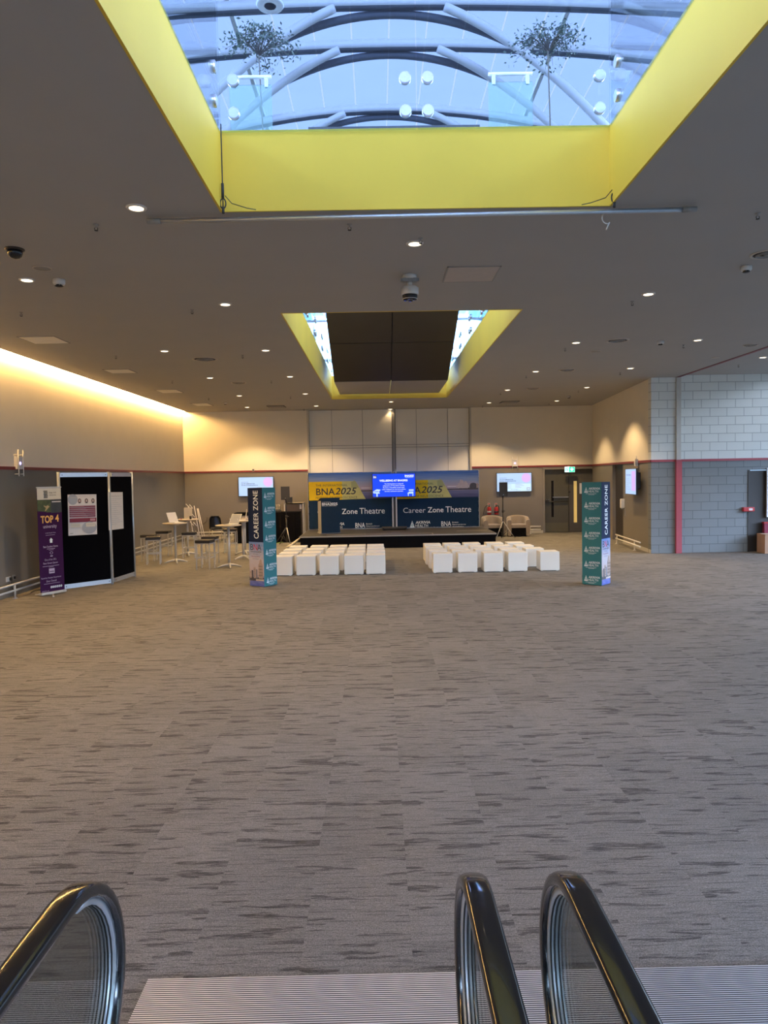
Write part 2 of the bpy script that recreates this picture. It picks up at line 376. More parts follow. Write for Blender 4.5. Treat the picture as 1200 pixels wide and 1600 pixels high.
    def poly(s, pts, th=None, m=None):
        # flat polygon in local xy (thickness along z when th given)
        t = bmesh.new(); vs = [t.verts.new(p if len(p) == 3 else (p[0], p[1], 0)) for p in pts]
        f = t.faces.new(vs)
        if th:
            r = bmesh.ops.extrude_face_region(t, geom=[f])
            for v in r['geom']:
                if isinstance(v, bmesh.types.BMVert): v.co.z += th
        bmesh.ops.recalc_face_normals(t, faces=t.faces[:])
        return s._merge(t, m)
    def ball(s, c, r, sc=(1, 1, 1), seg=16, m=None):
        t = bmesh.new(); bmesh.ops.create_uvsphere(t, u_segments=seg, v_segments=seg // 2, radius=r)
        for f in t.faces: f.smooth = True
        t.transform(Matrix.Translation(c) @ Matrix.Diagonal((*sc, 1))); return s._merge(t, m)
    def build(s, name, mats, parent=None, label=None, cat=None, group=None, kind=None, loc=None, rz=None, mtx=None):
        me = bpy.data.meshes.new(name); bmesh.ops.recalc_face_normals(s.bm, faces=s.bm.faces[:]) if s.bm.faces else None
        s.bm.to_mesh(me); s.bm.free()
        for q in (mats if isinstance(mats, (list, tuple)) else [mats]): me.materials.append(M[q])
        o = bpy.data.objects.new(name, me); C.objects.link(o); ALL.append(o)
        if parent is not None: o.parent = parent
        if loc is not None: o.location = loc
        if rz is not None: o.rotation_euler = (0, 0, rz)
        if mtx is not None: o.matrix_local = mtx
        return props(o, label, cat, group, kind)
def frame(origin, u, v):
    u = Vector(u).normalized(); v = Vector(v).normalized(); n = u.cross(v)
    m = Matrix((u, v, n)).transposed().to_4x4(); m.translation = Vector(origin); return m
def textmesh(body, size=1.0, bold=0.0, space=1.0, shear=0.0):
    cu = bpy.data.curves.new('lettering', 'FONT'); cu.body = body; cu.size = size; cu.offset = bold; cu.space_character = space; cu.shear = shear
    cu.resolution_u = 3
    o = bpy.data.objects.new('lettering', cu); C.objects.link(o)
    dg = bpy.context.evaluated_depsgraph_get(); me = bpy.data.meshes.new_from_object(o.evaluated_get(dg))
    bpy.data.objects.remove(o); bpy.data.curves.remove(cu); return me
def art(parent, items, mtx, prefix='printed_graphic', th=0.0015):
    """flat printed shapes on a real face: (kind, material, ...) listed back to front, in metres u right, v up"""
    by = {}
    z = 0.0
    for it in items:
        kind, mat = it[0], it[1]; z += 0.0004
        mb, mats = by.setdefault('lettering' if kind == 'T' else prefix, (MB(), []))
        if mat not in mats: mats.append(mat)
        mb.mi = mats.index(mat)
        if kind == 'R':
            u0, v0, u1, v1 = it[2:6]; mb.box((u0, v0, z), (u1, v1, z + th))
        elif kind == 'P':
            mb.poly([(a, b, z) for a, b in it[2]], th)
        elif kind == 'C':
            cu, cv, ru, rv = it[2:6]; k = it[6] if len(it) > 6 else 24
            mb.poly([(cu + ru * math.cos(2 * math.pi * i / k), cv + rv * math.sin(2 * math.pi * i / k), z) for i in range(k)], th)
        elif kind == 'T':
            body, u, v, w, h = it[2:7]; opt = it[7] if len(it) > 7 else {}
            me = textmesh(body, 1.0, opt.get('bold', 0), opt.get('space', 1.0), opt.get('shear', 0))
            xs = [q.co.x for q in me.vertices]; ys = [q.co.y for q in me.vertices]
            sx = w / (max(xs) - min(xs)); sy = h / (max(ys) - min(ys))
            mm = Matrix.Translation((u, v, z + th + 0.0005)) @ Matrix.Rotation(opt.get('rot', 0), 4, 'Z') @ Matrix.Diagonal((sx, sy, 1, 1)) @ Matrix.Translation((-min(xs), -min(ys), 0))
            t = bmesh.new(); t.from_mesh(me); bpy.data.meshes.remove(me); mb._merge(t, mm)
    for nm, (mb, mats) in by.items():
        mb.build(nm, mats, parent, mtx=mtx)
# ================================================================== THE SETTING
XL, YB, ZC, ZR, ZU = -7.08, 26.5, 4.64, 2.455, 5.36
YN = -7.0; XR = 17.0
VX0, VX1 = -1.42, 2.22
V1a, V1b, V2a, V2b = -3.0, 6.86, 11.0, 23.0
def st(mb, name, mats, **k): return mb.build(name, mats, kind='structure', **k)
XC = XL + 0.16       # ceiling edge beside the cove slot
XJ = 7.92            # ceiling joint on the right
st(MB().box((XL - 0.2, YN, -0.1), (XR, YB + 0.6, 0)), 'floor', 'carpet')
cb = MB()
cb.box((XC, YN, ZC), (VX0, YB + .4, ZU)); cb.box((VX1, YN, ZC), (XJ, YB + .4, ZU))
for a, b in ((YN, V1a), (V1b, V2a), (V2b, YB + .4)): cb.box((VX0, a, ZC), (VX1, b, ZU))
cb.box((XJ, YN, ZC + 0.05), (10.8, YB + .4, ZU)); cb.box((10.8, YN, ZC + 0.05), (XR, 8.5, ZU)); cb.box((10.8, 18.6, ZC + 0.05), (XR, YB + .4, ZU))
rw = MB().box((10.8, 8.5, ZU - .05), (XR, 18.6, ZU)).build('added_skylight', 'added_skylight_glass', kind='structure')  # unseen skylight, opening and pane both added to brighten the block wall
cb.box((XL - .2, YN, 5.0), (XC, YB + .4, ZU))
st(cb, 'ceiling', 'ceiling_paint')
st(MB().box((XJ - 0.05, YN, ZC - 0.012), (XJ + 0.03, 19.1, ZC + 0.06)), 'trim_1', 'red_rail')
# yellow fascia linings
t = 0.02; k = 2
for (ya, yb) in ((V1a, V1b), (V2a, V2b)):
    for bx in (((VX0, ya, ZC - .004), (VX0 + t, yb, ZU + .01)), ((VX1 - t, ya, ZC - .004), (VX1, yb, ZU + .01)), ((VX0 + t, yb - t, ZC - .004), (VX1 - t, yb, ZU + .01)), ((VX0 + t, ya, ZC - .004), (VX1 - t, ya + t, ZU + .01))):
        st(MB().box(*bx), 'trim_%d' % k, 'yellow_fascia'); k += 1
def two_tone(name, boxes_lo, boxes_hi, lo='wall_taupe', hi='wall_cream'):
    mb = MB()
    for a, b in boxes_lo: mb.box(a, b)
    mb.mi = 1
    for a, b in boxes_hi: mb.box(a, b)
    return st(mb, name, [lo, hi])
two_tone('wall_left', [((XL - .2, YN, 0), (XL, YB + .2, ZR))], [((XL - .2, YN, ZR), (XL, YB + .2, 5.0))])
BX0, BX1 = -2.53, 3.40
DX0, DX1, DZ = ony(851, 760, YB).x, ony(929, 760, YB).x, 2.33
XB = 7.86
two_tone('wall_back', [((XL, YB, 0), (BX0, YB + .4, ZR)), ((BX1, YB, 0), (DX0, YB + .4, ZR)), ((DX0, YB, DZ), (DX1, YB + .4, ZR)), ((DX1, YB, 0), (XB + .2, YB + .4, ZR))],
         [((XL, YB, ZR), (BX0, YB + .4, ZC)), ((BX1, YB, ZR), (XB + .2, YB + .4, ZC))])
# recessed sliding panels in the middle of the back wall
YP = YB + 0.16
mb = MB()
xs = [BX0 + .03, ony(519, 700, YP).x, ony(567, 700, YP).x, ony(614, 700, YP).x - .03]
xs2 = [ony(617, 700, YP).x + .03, ony(651, 700, YP).x, ony(700, 700, YP).x, BX1 - .03]
zs = [0, ony(610, 699, YP).z, ony(610, 695, YP).z, ZC]
for row in (xs, xs2):
    for a, b in zip(row, row[1:]):
        for c, d in zip(zs, zs[1:]): mb.box((a + .006, YP, c + .006), (b - .006, YP + .05, d - .006))
st(mb, 'wall_center', 'panel_white')
st(MB().box((BX0, YP + .05, 0), (BX1, YP + .1, ZC)), 'wall_center_backing', 'joint_dark')
mb = MB(); mb.box((BX0 - .03, YB - .03, 0), (BX0 + .03, YP, ZC)); mb.box((BX1 - .03, YB - .03, 0), (BX1 + .03, YP, ZC)); st(mb, 'trim_20', 'cream_paint')
st(MB().box((ony(615.5, 700, YP).x - .05, YP - .06, 0), (ony(615.5, 700, YP).x + .05, YP, ZC)), 'trim_21', 'fixture_grey')
# angled side wall (right), with a dark doorway
A = Vector((XB, YB, 0)); B = Vector((7.22, 19.1, 0)); d = (B - A).normalized(); L = (B - A).length
nrm = Vector((-d.y, d.x, 0)); nrm = nrm if nrm.x < 0 else -nrm
AF = frame(A, d, (0, 0, 1))      # u along the wall towards the viewer, v up
if (AF.to_3x3() @ Vector((0, 0, 1))).dot(nrm) < 0: pass
def uw(px, py):
    p = onplane(px, py, A, nrm); return (p - A).dot(d), p.z
u0 = uw(957, 780)[0]; u1 = uw(973.5, 780)[0]; zd = 2.42
sgn = 1 if (AF.to_3x3() @ Vector((0, 0, 1))).dot(nrm) > 0 else -1     # +n is the room side
def wb(mb, ua, ub, za, zb, na=-0.2, nb=0): mb.box((ua, za, na * sgn), (ub, zb, nb * sgn), m=AF)
mb = MB(); wb(mb, 0, u0, 0, ZR); wb(mb, u1, L - .03, 0, ZR); wb(mb, u0, u1, zd, ZR); mb.mi = 1; wb(mb, 0, L - .03, ZR, ZC)
st(mb, 'wall_right', ['wall_taupe', 'wall_cream'])
mb = MB(); wb(mb, u0 + .01, u1 - .01, 0, zd, -0.17, -0.10); st(mb, 'doorway_dark_sheet', 'dark_brown')  # dark sheet stands in for the unlit open doorway
# block wall facing the viewer
YW = 19.1
dxa, dxb = ony(1171, 800, YW).x, ony(1171, 800, YW).x + 1.0; dz2 = 2.17
two_tone('wall_block', [((7.22, YW, 0), (dxa, YW + .2, ZR)), ((dxb, YW, 0), (XR, YW + .2, ZR)), ((dxa, YW, dz2), (dxb, YW + .2, ZR))], [((7.22, YW, ZR), (XR, YW + .2, ZC + .05))], 'block_lower', 'block_upper')
cx = ony(1059, 800, YW).x
mb = MB(); mb.box((cx - .075, YW - .09, 0), (cx + .075, YW, ZR + .02)); mb.mi = 1; mb.box((cx - .06, YW - .06, ZR + .02), (cx + .06, YW, ZC))
st(mb, 'trim_22', ['red_post', 'cream_paint'])
d3 = MB().box((dxa + .02, YW + .05, 0), (dxb - .02, YW + .1, dz2 - .02)).build('door_3', 'dark_brown', kind='structure')
MB().box((dxa - .05, YW - .02, 0), (dxa, YW + .05, dz2), None).build('door_frame', 'dark_brown', d3)
# red dado rails
st(MB().box((XL, YN, ZR - .03), (XL + .025, YB, ZR + .03)), 'trim_23', 'red_rail')
mb = MB(); mb.box((XL + .025, YB - .025, ZR - .03), (BX0, YB, ZR + .03)); mb.box((BX1, YB - .025, ZR - .03), (XB - .02, YB, ZR + .03)); st(mb, 'trim_24', 'red_rail')
mb = MB(); wb(mb, 0.02, L, ZR - .03, ZR + .03, 0, .025); st(mb, 'trim_25', 'red_rail')
mb = MB(); mb.box((7.22, YW - .025, ZR - .03), (cx - .075, YW, ZR + .03)); mb.box((cx + .075, YW - .025, ZR - .03), (XR, YW, ZR + .03)); st(mb, 'trim_26', 'red_post')
# low skirtings
st(MB().box((XL, YN, 0), (XL + .015, YB, .10)), 'baseboard_left', 'wall_taupe')
mb = MB(); mb.box((XL + .015, YB - .015, 0), (BX0, YB, .1)); mb.box((BX1, YB - .015, 0), (DX0 - .06, YB, .1)); st(mb, 'baseboard_back', 'cream_paint')
mb = MB(); wb(mb, u1, L, 0, .10, 0, .015); st(mb, 'baseboard_right', 'cream_paint')
st(MB().box((7.22, YW - .012, 0), (cx - .075, YW, .1)), 'baseboard_block', 'block_lower')
# far end behind the viewer and the glazed side of the building
fb = MB(); fb.box((XL, YN - .2, 0), (-6.0, YN, ZC)); fb.box((13.0, YN - .2, 0), (XR, YN, ZC)); fb.box((-6.0, YN - .2, 4.4), (13, YN, ZC)); fb.box((-6.0, YN - .2, 0), (13, YN, .3)); st(fb, 'wall_front', 'wall_cream')
rb = MB()
for i in range(8):
    y = YN + i * 3.7; rb.box((XR, y, 0), (XR + .2, y + .25, ZC))
rb.box((XR, YN, 0), (XR + .2, YW, .5)); rb.box((XR, YN, 4.4), (XR + .2, YW, ZU)); st(rb, 'wall_far_right', 'panel_white')

st(MB().box((DX0 - .5, YB + .42, 0), (DX1 + .5, YB + .5, ZC)), 'added_door_backing', 'dark_brown')  # dark backing added so sky light does not leak through the door gaps
# double door in the back wall
dw = (DX1 - DX0) / 2
mb = MB(); mb.box((DX0 - .07, YB - .03, 0), (DX0, YB + .1, DZ + .02)); mb.box((DX0 - .07, YB - .03, DZ), (DX1 + .07, YB + .1, DZ + .07)); mb.box((DX1, YB - .03, 0), (DX1 + .07, YB + .1, DZ + .02))
fr = mb.build('door_1', 'door_frame', kind='structure')
def leaf(xa, xb, slit_a, slit_b, za, zb, mat, gmat):
    Y0, Y1 = YB + .12, YB + .17
    mb = MB(); mb.box((xa, Y0, .01), (slit_a, Y1, DZ - .01)); mb.box((slit_b, Y0, .01), (xb, Y1, DZ - .01)); mb.box((slit_a, Y0, .01), (slit_b, Y1, za)); mb.box((slit_a, Y0, zb), (slit_b, Y1, DZ - .01))
    lf = mb.build('door_leaf', mat, fr)
    MB().box((slit_a, Y0 + .02, za), (slit_b, Y0 + .03, zb)).build('vision_panel', gmat, lf)
    MB().box((xa + .03, Y0 - .006, .02), (xb - .03, Y0, .36)).build('kick_plate', 'kick_plate' if mat == 'door_pale' else mat, lf)
    return lf
g = lambda px: ony(px, 780, YB).x
zz = lambda py: ony(880, py, YB).z
l1 = leaf(DX0 + .01, DX0 + dw - .01, g(862.5), g(866.5), zz(808), zz(751), 'door_pale', 'dark_glass')
l2 = leaf(DX0 + dw + .01, DX1 - .01, g(897.8), g(903), zz(819), zz(752), 'door_wood', 'amber_glow_glass')
b_ = MB(); b_.cyl((DX0 + .05, YB + .07, zz(783.5)), (DX0 + dw - .05, YB + .07, zz(783.5)), .02); b_.box((DX0 + .04, YB + .05, zz(785.5)), (DX0 + .16, YB + .12, zz(781.5))); b_.build('push_bar', 'grille_dark', l1)
b_ = MB(); b_.ball((g(854.5), YB + .05, zz(780.5)), .022); b_.ball((g(858), YB + .05, zz(780.5)), .022); b_.build('latch', 'chrome', l1)
MB().box((DX0 + dw * .35, YB + .06, zz(777.5)), (DX0 + dw - .02, YB + .12, zz(776.3))).build('closer_arm', 'steel', l1)
b_ = MB(); b_.box((g(907), YB + .1, zz(772)), (g(912.5), YB + .118, zz(755.5))); b_.build('notice', 'paper', l2)
MB().cyl((g(891), YB + .105, zz(769)), (g(891), YB + .12, zz(769)), .035).build('lock_disc', 'grille_dark', l2)

# ------------------------------------------------------------------ upstairs: walls, vaulted daylight roof
RC, RH, RK = 0.40, 12.35, 0.012
def rz_(x, y=0): return RH - RK * (x - RC) ** 2
mb = MB(); n = 24; x0, x1 = -9.5, 10.3; y0, y1 = -12, 46
t = bmesh.new(); cols = []
for i in range(n + 1):
    x = x0 + (x1 - x0) * i / n; cols.append((t.verts.new((x, y0, rz_(x))), t.verts.new((x, y1, rz_(x)))))
for a, b in zip(cols, cols[1:]): f = t.faces.new((a[0], b[0], b[1], a[1])); f.smooth = True
mb._merge(t); st(mb, 'ceiling_vault', 'roof_panel')
st(MB().box((-9.7, -12, ZU), (-9.4, 46, 9.1)), 'wall_upper_left', 'upper_wall')  # side walls stop low: gap under the roof shaped to let low sky in
st(MB().box((10.2, -12, ZU), (10.5, 46, 9.1)), 'wall_upper_right', 'upper_wall')
st(MB().box((-9.7, -12.3, ZU - .7), (10.5, -12, 7.5)).box((-9.7, -12.3, 8.0), (10.5, -12, RH)), 'upper_sky_blocker', 'upper_wall')  # added out of view to block low sky; slot shaped to light the fascia
st(MB().box((-9.4, YB + .4, ZU - .3), (10.2, 46, ZU)), 'floor_upper', 'upper_wall')
def arc_pts(pxs, Y): return [ony(px, py, Y) for px, py in pxs]
def smooth_pts(P, k=6):
    out = []
    for i in range(len(P) - 1):
        p0 = P[max(i - 1, 0)]; p1 = P[i]; p2 = P[i + 1]; p3 = P[min(i + 2, len(P) - 1)]
        for j in range(k):
            t = j / k; out.append(0.5 * ((2 * p1) + (-p0 + p2) * t + (2 * p0 - 5 * p1 + 4 * p2 - p3) * t * t + (-p0 + 3 * p1 - 3 * p2 + p3) * t ** 3))
    return out + [P[-1]]
BEAM = [(-.10, -.16), (.10, -.16), (.10, .12), (-.10, .12)]
ribs = [('white arched roof beam crossing the glass roof, lowest in the skylight view', 19.6, 168), ('grey arched roof beam crossing the middle of the skylight view', 16.7, 68), ('dark arched roof beam nearest overhead at the skylight top', 15.0, 2)]
for (lab, Y, py), kk in zip(ribs, (.028, .010, .006)):
    zc = ony(588, py, Y).z
    top = MB(); pts = [Vector((RC + x, Y, zc - kk * x * x)) for x in [q * .5 - 9.5 for q in range(39)]]
    root = thing('roof_beam', lab, 'roof beam', (RC, Y, zc))
    o = top.sweep([p - Vector((RC, Y, zc)) for p in pts], [(-.09, -.05), (.09, -.05), (.09, .12), (-.09, .12)], (0, 1, 0)).build('flange', 'rib_steel', root)
    low = MB().sweep([p - Vector((RC, Y, zc + .10)) for p in pts], [(-.07, -.07), (.07, -.07), (.07, .05), (-.07, .05)], (0, 1, 0)).build('web', 'rib_dark', root)
    # steeper braces that spring from the crown
    for sx in (-1, 1):
        P = [Vector((sx * a, -.12, -.20 - 0.42 * (a - 1.1) - .10 * (a - 1.1) ** 2)) for a in (1.1, 1.6, 2.2, 2.9, 3.6, 4.4)]
        MB().tube(smooth_pts(P, 4), .085, 10).build('brace', 'rib_steel', root)
    P = [Vector((a, .1, -.20 - .10 * a * a)) for a in [q * .2 - 2.4 for q in range(25)]]
    MB().sweep(P, [(-.05, -.06), (.05, -.06), (.05, .06), (-.05, .06)], (0, 1, 0)).build('inner_arch', 'rib_dark', root)
# two long purlins that run along the hall
for lab, x in (('thin grey purlin running along the roof, left of centre', -2.86), ('thin grey purlin running along the roof, right of centre', 4.12)):
    MB().box((-.045, -7, -.06), (.045, 24, .06)).build('purlin', 'rib_steel', loc=(x, 0, RH - .55), label=lab, cat='roof beam')
# glazed gable at the far end with radiating bars
gb = MB(); GY = 30.0
for i in range(-6, 7):
    x = .4 + i * 1.45; gb.box((x - .05, GY, ZU), (x + .05, GY + .1, rz_(x) - .02))
for z in (7.0, 8.6, 10.2): gb.box((-9.4, GY, z - .04), (10.2, GY + .1, z + .04))
wf = st(gb, 'window_1', 'rib_steel')
MB().box((-9.4, GY + .04, ZU), (10.2, GY + .06, 9.5)).build('window_pane', 'gable_glass', wf)
# ================================================================== SKYLIGHT BALUSTRADES, HANGING POLE
GT = 6.95
def bolts(root, pts, n, gl):
    n = Vector(n)
    for p in pts:
        p = Vector(p); b = MB(); b.cyl(p - n * .018, p + n * .018, .055, seg=24)
        b.cyl(p + n * .018, p + n * .022, .052, .048, seg=24)
        b.build('standoff_bolt', 'steel', root)
def pane(name, a, b, label, blt, n, group=None, cat='glass panel', top=GT):
    # vertical pane from a to b (xy), bottom just under fascia top
    a = Vector(a); b = Vector(b); c = (a + b) / 2; root = thing(name, label, cat, (c.x, c.y, ZU - .02), 0, group)
    h = top - ZU; d_ = (b - a) / 2; nn = Vector((n[0], n[1], 0)) * .007
    mb = MB(); mb.box(Vector((-d_.x, -d_.y, 0)) - nn, Vector((d_.x, d_.y, h + .02)) + nn); mb.build('glass_pane', 'balustrade_glass', root)
    bolts(root, [(q[0] - c.x, q[1] - c.y, q[2] - ZU + .02) for q in blt], (n[0], n[1], 0), 1); return root
gy = V1b - .05
zb, zt = ZU + .145, ZU + .44
def z2(lst): return [(x, y, z) for x, y in lst for z in (zb, zt)]
bx = lambda px: ony(px, 198, gy).x
pane('balustrade_pane', (VX0 + .03, gy), (ony(650, 100, gy).x - .006, gy), 'left glass balustrade pane above the near yellow fascia', z2([(bx(366), gy), (bx(634), gy)]), (0, -1))
pane('balustrade_pane', (ony(650, 100, gy).x + .006, gy), (VX1 - .03, gy), 'right glass balustrade pane above the near yellow fascia', z2([(bx(669), gy), (bx(937), gy)]), (0, -1))
names = ['far', 'middle', 'near']
for sx, X, nx in (('left', VX0 + .03, 1), ('right', VX1 - .03, -1)):
    ys = [gy - .02, 4.93, 3.1, 1.2]
    for i in range(3):
        a, b = ys[i + 1] + .005, ys[i] - .005
        pane('balustrade_pane', (X, a), (X, b), 'side glass balustrade pane on the %s of the near skylight, %s one' % (sx, names[i]), z2([(X, b - (.2 if i == 0 else .12)), (X, a + .12)]), (nx, 0), 'side balustrade panes of the near skylight')
# second opening: side panes
for sx, X, nx in (('left', VX0 + .03, 1), ('right', VX1 - .03, -1)):
    ys = [22.9, 20.9, 18.9, 16.9, 14.9, 12.9, 11.05]
    for i in range(6):
        a, b = ys[i + 1] + .005, ys[i] - .005
        pane('balustrade_pane', (X, a), (X, b), 'glass balustrade pane on the %s side of the far skylight, %s from the back' % (sx, ['first', 'second', 'third', 'fourth', 'fifth', 'sixth'][i]), z2([(X, b - .12), (X, a + .12)]), (nx, 0), 'side balustrade panes of the far skylight', top=6.5)
# bronze clad soffit of the upper escalator inside the far opening
root = thing('escalator_soffit', 'dark bronze clad underside of upper escalator inside the far skylight', 'escalator', (.4, 19.9, 4.77))
hw = 1.55; sl = Vector((0, -6.9, 2.88)); 
for i in range(4):
    for s_ in (-1, 1):
        a = sl * (i / 4); b = sl * ((i + 1) / 4); e = sl.normalized() * .012
        xa, xb = sorted((s_ * .012, s_ * hw)); p = a + e; q = b - e; th = Vector((0, .05, .12))
        mb = MB(); tt = bmesh.new()
        vs = [tt.verts.new(Vector((x, 0, 0)) + v) for v in (p, q, q + th, p + th) for x in (xa, xb)]
        for idx in ((0, 1, 3, 2), (2, 3, 5, 4), (4, 5, 7, 6), (6, 7, 1, 0), (0, 2, 4, 6), (1, 7, 5, 3)): tt.faces.new([vs[j] for j in idx])
        mb._merge(tt); mb.build('cladding_panel', 'bronze_panel', root)
mb = MB(); tt = bmesh.new()
vs = [tt.verts.new(Vector((x, 0, 0)) + v) for v in (Vector((0, .02, .03)), sl + Vector((0, .02, .03)), sl + Vector((0, .3, .8)), Vector((0, 1.2, .8))) for x in (-hw + .01, hw - .01)]
for idx in ((0, 1, 3, 2), (2, 3, 5, 4), (4, 5, 7, 6), (6, 7, 1, 0), (0, 2, 4, 6), (1, 7, 5, 3)): tt.faces.new([vs[j] for j in idx])
mb._merge(tt); mb.build('truss_casing', 'joint_dark', root)
mb = MB(); mb.box((-hw, 0.01, 0), (-.01, 2.95, .08)); mb.box((.01, 0.01, 0), (hw, 2.95, .08)); mb.build('landing_soffit', 'bronze_soffit', root)
# pole hung on wires under the near fascia
pl, pr = onz(230, 346, ZC - .05), onz(1088, 327, ZC - .05)
Yp = (pl.y + pr.y) / 2
root = thing('hanging_pole', 'long thin grey pole hung on two wires under yellow fascia', 'pole', (0, Yp, ZC - .05))
MB().cyl((pl.x, pl.y - Yp, 0), (pr.x, pr.y - Yp, 0), .022, seg=14).build('tube', 'aluminium', root)
for p, s_ in ((pl, 1), (pr, -1)):
    b_ = MB(); b_.cyl((p.x, p.y - Yp, 0), (p.x + s_ * .13, p.y - Yp, 0), .026, seg=14)
    b_.build('end_cap', 'fixture_grey', root)
for px, py in ((353, 330), (953, 318)):
    x = ony(px, py, Yp).x; s_ = 1 if px < 600 else -1; yw = V1b - .10 - Yp
    b_ = MB(); b_.tube([(x, yw, .02), (x, yw, .12), (x, yw, .80)], .006, 6); 
    b_.tube([(x + s_ * .02, yw, .16), (x + s_ * .08, yw, .09), (x + s_ * .22, yw, .045), (x + s_ * .3, yw, .03)], .004, 5)
    b_.build('wire', 'grille_dark', root)
    b_ = MB(); b_.tube([(x + .026 * math.cos(a), yw, .09 + .045 * math.sin(a)) for a in [2 * math.pi * i / 16 for i in range(16)]], .006, 6, closed=True)
    b_.cyl((x, yw, .14), (x, yw, .27), .013, seg=8); b_.cyl((x, yw, 0), (x, yw, .06), .012, seg=8); b_.build('shackle', 'grille_dark', root)
x = ony(949, 345, Yp).x
b_ = MB(); b_.tube([(x + .05 * math.cos(a) , 0, -.05 + .055 * math.sin(a)) for a in [R(70 + 20 * i) for i in range(12)]], .006, 6); b_.tube([(x + .02, 0, -.09), (x - .01, 0, -.16)], .006, 6)
b_.build('tape_end', 'fixture_light', root)

# ================================================================== CEILING FITTINGS
def on_ceiling(px, py): 
    p = onz(px, py, ZC)
    if p.x > XJ: p = onz(px, py, ZC + .05)
    return p
DL = [(213, 324, 'large lit downlight left of the yellow skylight corner, nearest to the viewer'),
 (648, 380, 'lit downlight in the centre between the hanging pole and hanging camera'),
 (352, 475, 'lit downlight left of the far skylight, nearest on that side'),
 (1013, 459, 'lit downlight right of the far skylight, nearest on that side'),
 (42, 437, 'small round downlight beside the flat round plate at far left'),
 (257, 548, 'lit downlight left of the large round air diffuser'),
 (415, 547, 'lit downlight left of the far skylight, halfway along it'),
 (900, 535, 'lit downlight left of the round air diffuser, right half of ceiling'),
 (1090, 531, 'lit downlight close to the red ceiling joint'),
 (985, 575, 'lit downlight just before the side wall with the light scallops'),
 (837, 580, 'lit downlight left of the middle diffuser, right half of ceiling'),
 (328, 590, 'lit downlight left of the second round diffuser'),
 (453, 588, 'lit downlight beside the far skylight, left, three quarters along'),
 (374, 618, 'lit downlight beyond the second round diffuser on the left'),
 (386, 636, 'small lit downlight near the back wall left'),
 (477, 615, 'lit downlight left of the back corner of the far skylight'),
 (494, 634, 'lit downlight near the back wall, left of the panels'),
 (611, 627.5, 'lit downlight directly behind the far skylight, front of a pair'),
 (610, 639, 'lit downlight directly behind the far skylight, touching the back panels'),
 (793, 609, 'lit downlight right of the far skylight, three quarters along'),
 (764, 629, 'lit downlight near the back wall, above the right panels'),
 (917, 605, 'lit downlight near the back right corner, front one'),
 (870, 626, 'lit downlight above the double door by the back wall'),
 (1192, 558, 'pale downlight in the raised ceiling right of the red joint')]
proto = None
for i, (px, py, lab) in enumerate(DL):
    p = on_ceiling(px, py)
    if proto is None:
        proto = thing('downlight', lab, 'ceiling light', p, 0, 'round downlights in the ceiling')
        MB().lathe([(.062, 0.0), (.062, -.003), (.066, -.012), (.088, -.012), (.093, -.004), (.093, 0)], seg=28).build('trim_ring', 'fixture_white', proto)
        MB().lathe([(.0, -.013), (.064, -.013), (.064, -.009), (0, -.009)], seg=24).build('lens', 'lens_lit', proto)
        o = proto
    else:
        o = copy_tree(proto); o.location = p; o['label'] = lab
    ld = bpy.data.lights.new('downlight_beam', 'SPOT'); ld.energy = SPOT * (.03 if 600 < px < 620 else .45 if p.y < 19.5 else 1); ld.color = (1.0, .68, .34); ld.spot_size = R(108); ld.spot_blend = .4; ld.shadow_soft_size = .05
    lo = bpy.data.objects.new('lamp_beam', ld); C.objects.link(lo); lo.parent = o; lo.location = (0, 0, -.03)
# cove strip
MB().cyl((XL + .085, YN + .05, ZC + .024), (XL + .085, YB - .05, ZC + .024), .012, seg=10).build('cove_light', 'cove_lens', label='warm glowing light strip in the slot along top of left wall', cat='light strip')
# round air diffusers
def diffuser(px, py, lab, r=.19):
    p = on_ceiling(px, py); root = thing('air_diffuser', lab, 'air vent', p, 0, 'round air diffusers in the ceiling')
    MB().lathe([(r * .86, 0), (r * .86, -.006), (r, -.014), (r * 1.06, -.004), (r * 1.06, 0)], seg=32).build('rim', 'fixture_light', root)
    b_ = MB()
    for q in (.66, .40): b_.lathe([(r * q, -.004), (r * q, -.016), (r * (q + .025), -.02), (r * (q + .04), -.006)], seg=28)
    b_.lathe([(0, -.02), (r * .16, -.02), (r * .2, -.004), (0, -.004)], seg=20)
    b_.build('vane', 'fixture_grey', root)
    MB().lathe([(0, -.004), (r * .86, -.004), (r * .86, 0), (0, 0)], seg=28).build('throat', 'grille_dark', root)
diffuser(320, 561, 'largest round air diffuser left of the far skylight', .25)
diffuser(373, 598, 'round air diffuser left of the skylight, further back')
diffuser(965, 532, 'round air diffuser right of the skylight, nearest of three', .2)
diffuser(886, 578, 'round air diffuser right of the skylight, middle of three')
diffuser(833, 607, 'round air diffuser right of the skylight, furthest of three')
diffuser(1198, 397, 'dark round air diffuser cut by the right edge of the picture', .17)
diffuser(1173, 539, 'dark round diffuser next to the red ceiling joint', .14)
for px, py, lab in ((432, 635, 'dark square vent grille near back wall, left of the panels'), (796, 628, 'dark square vent grille near back wall, right of the panels')):
    p = on_ceiling(px, py); root = thing('vent_grille', lab, 'air vent', p, 0, 'square vent grilles by the back wall')
    MB().box((-.3, -.3, -.012), (.3, .3, 0)).build('frame', 'grille_dark', root)
    b_ = MB(); [b_.box((-.27, -.26 + j * .058, -.02), (.27, -.24 + j * .058, -.011)) for j in range(9)]; b_.build('louvre', 'fixture_grey', root)
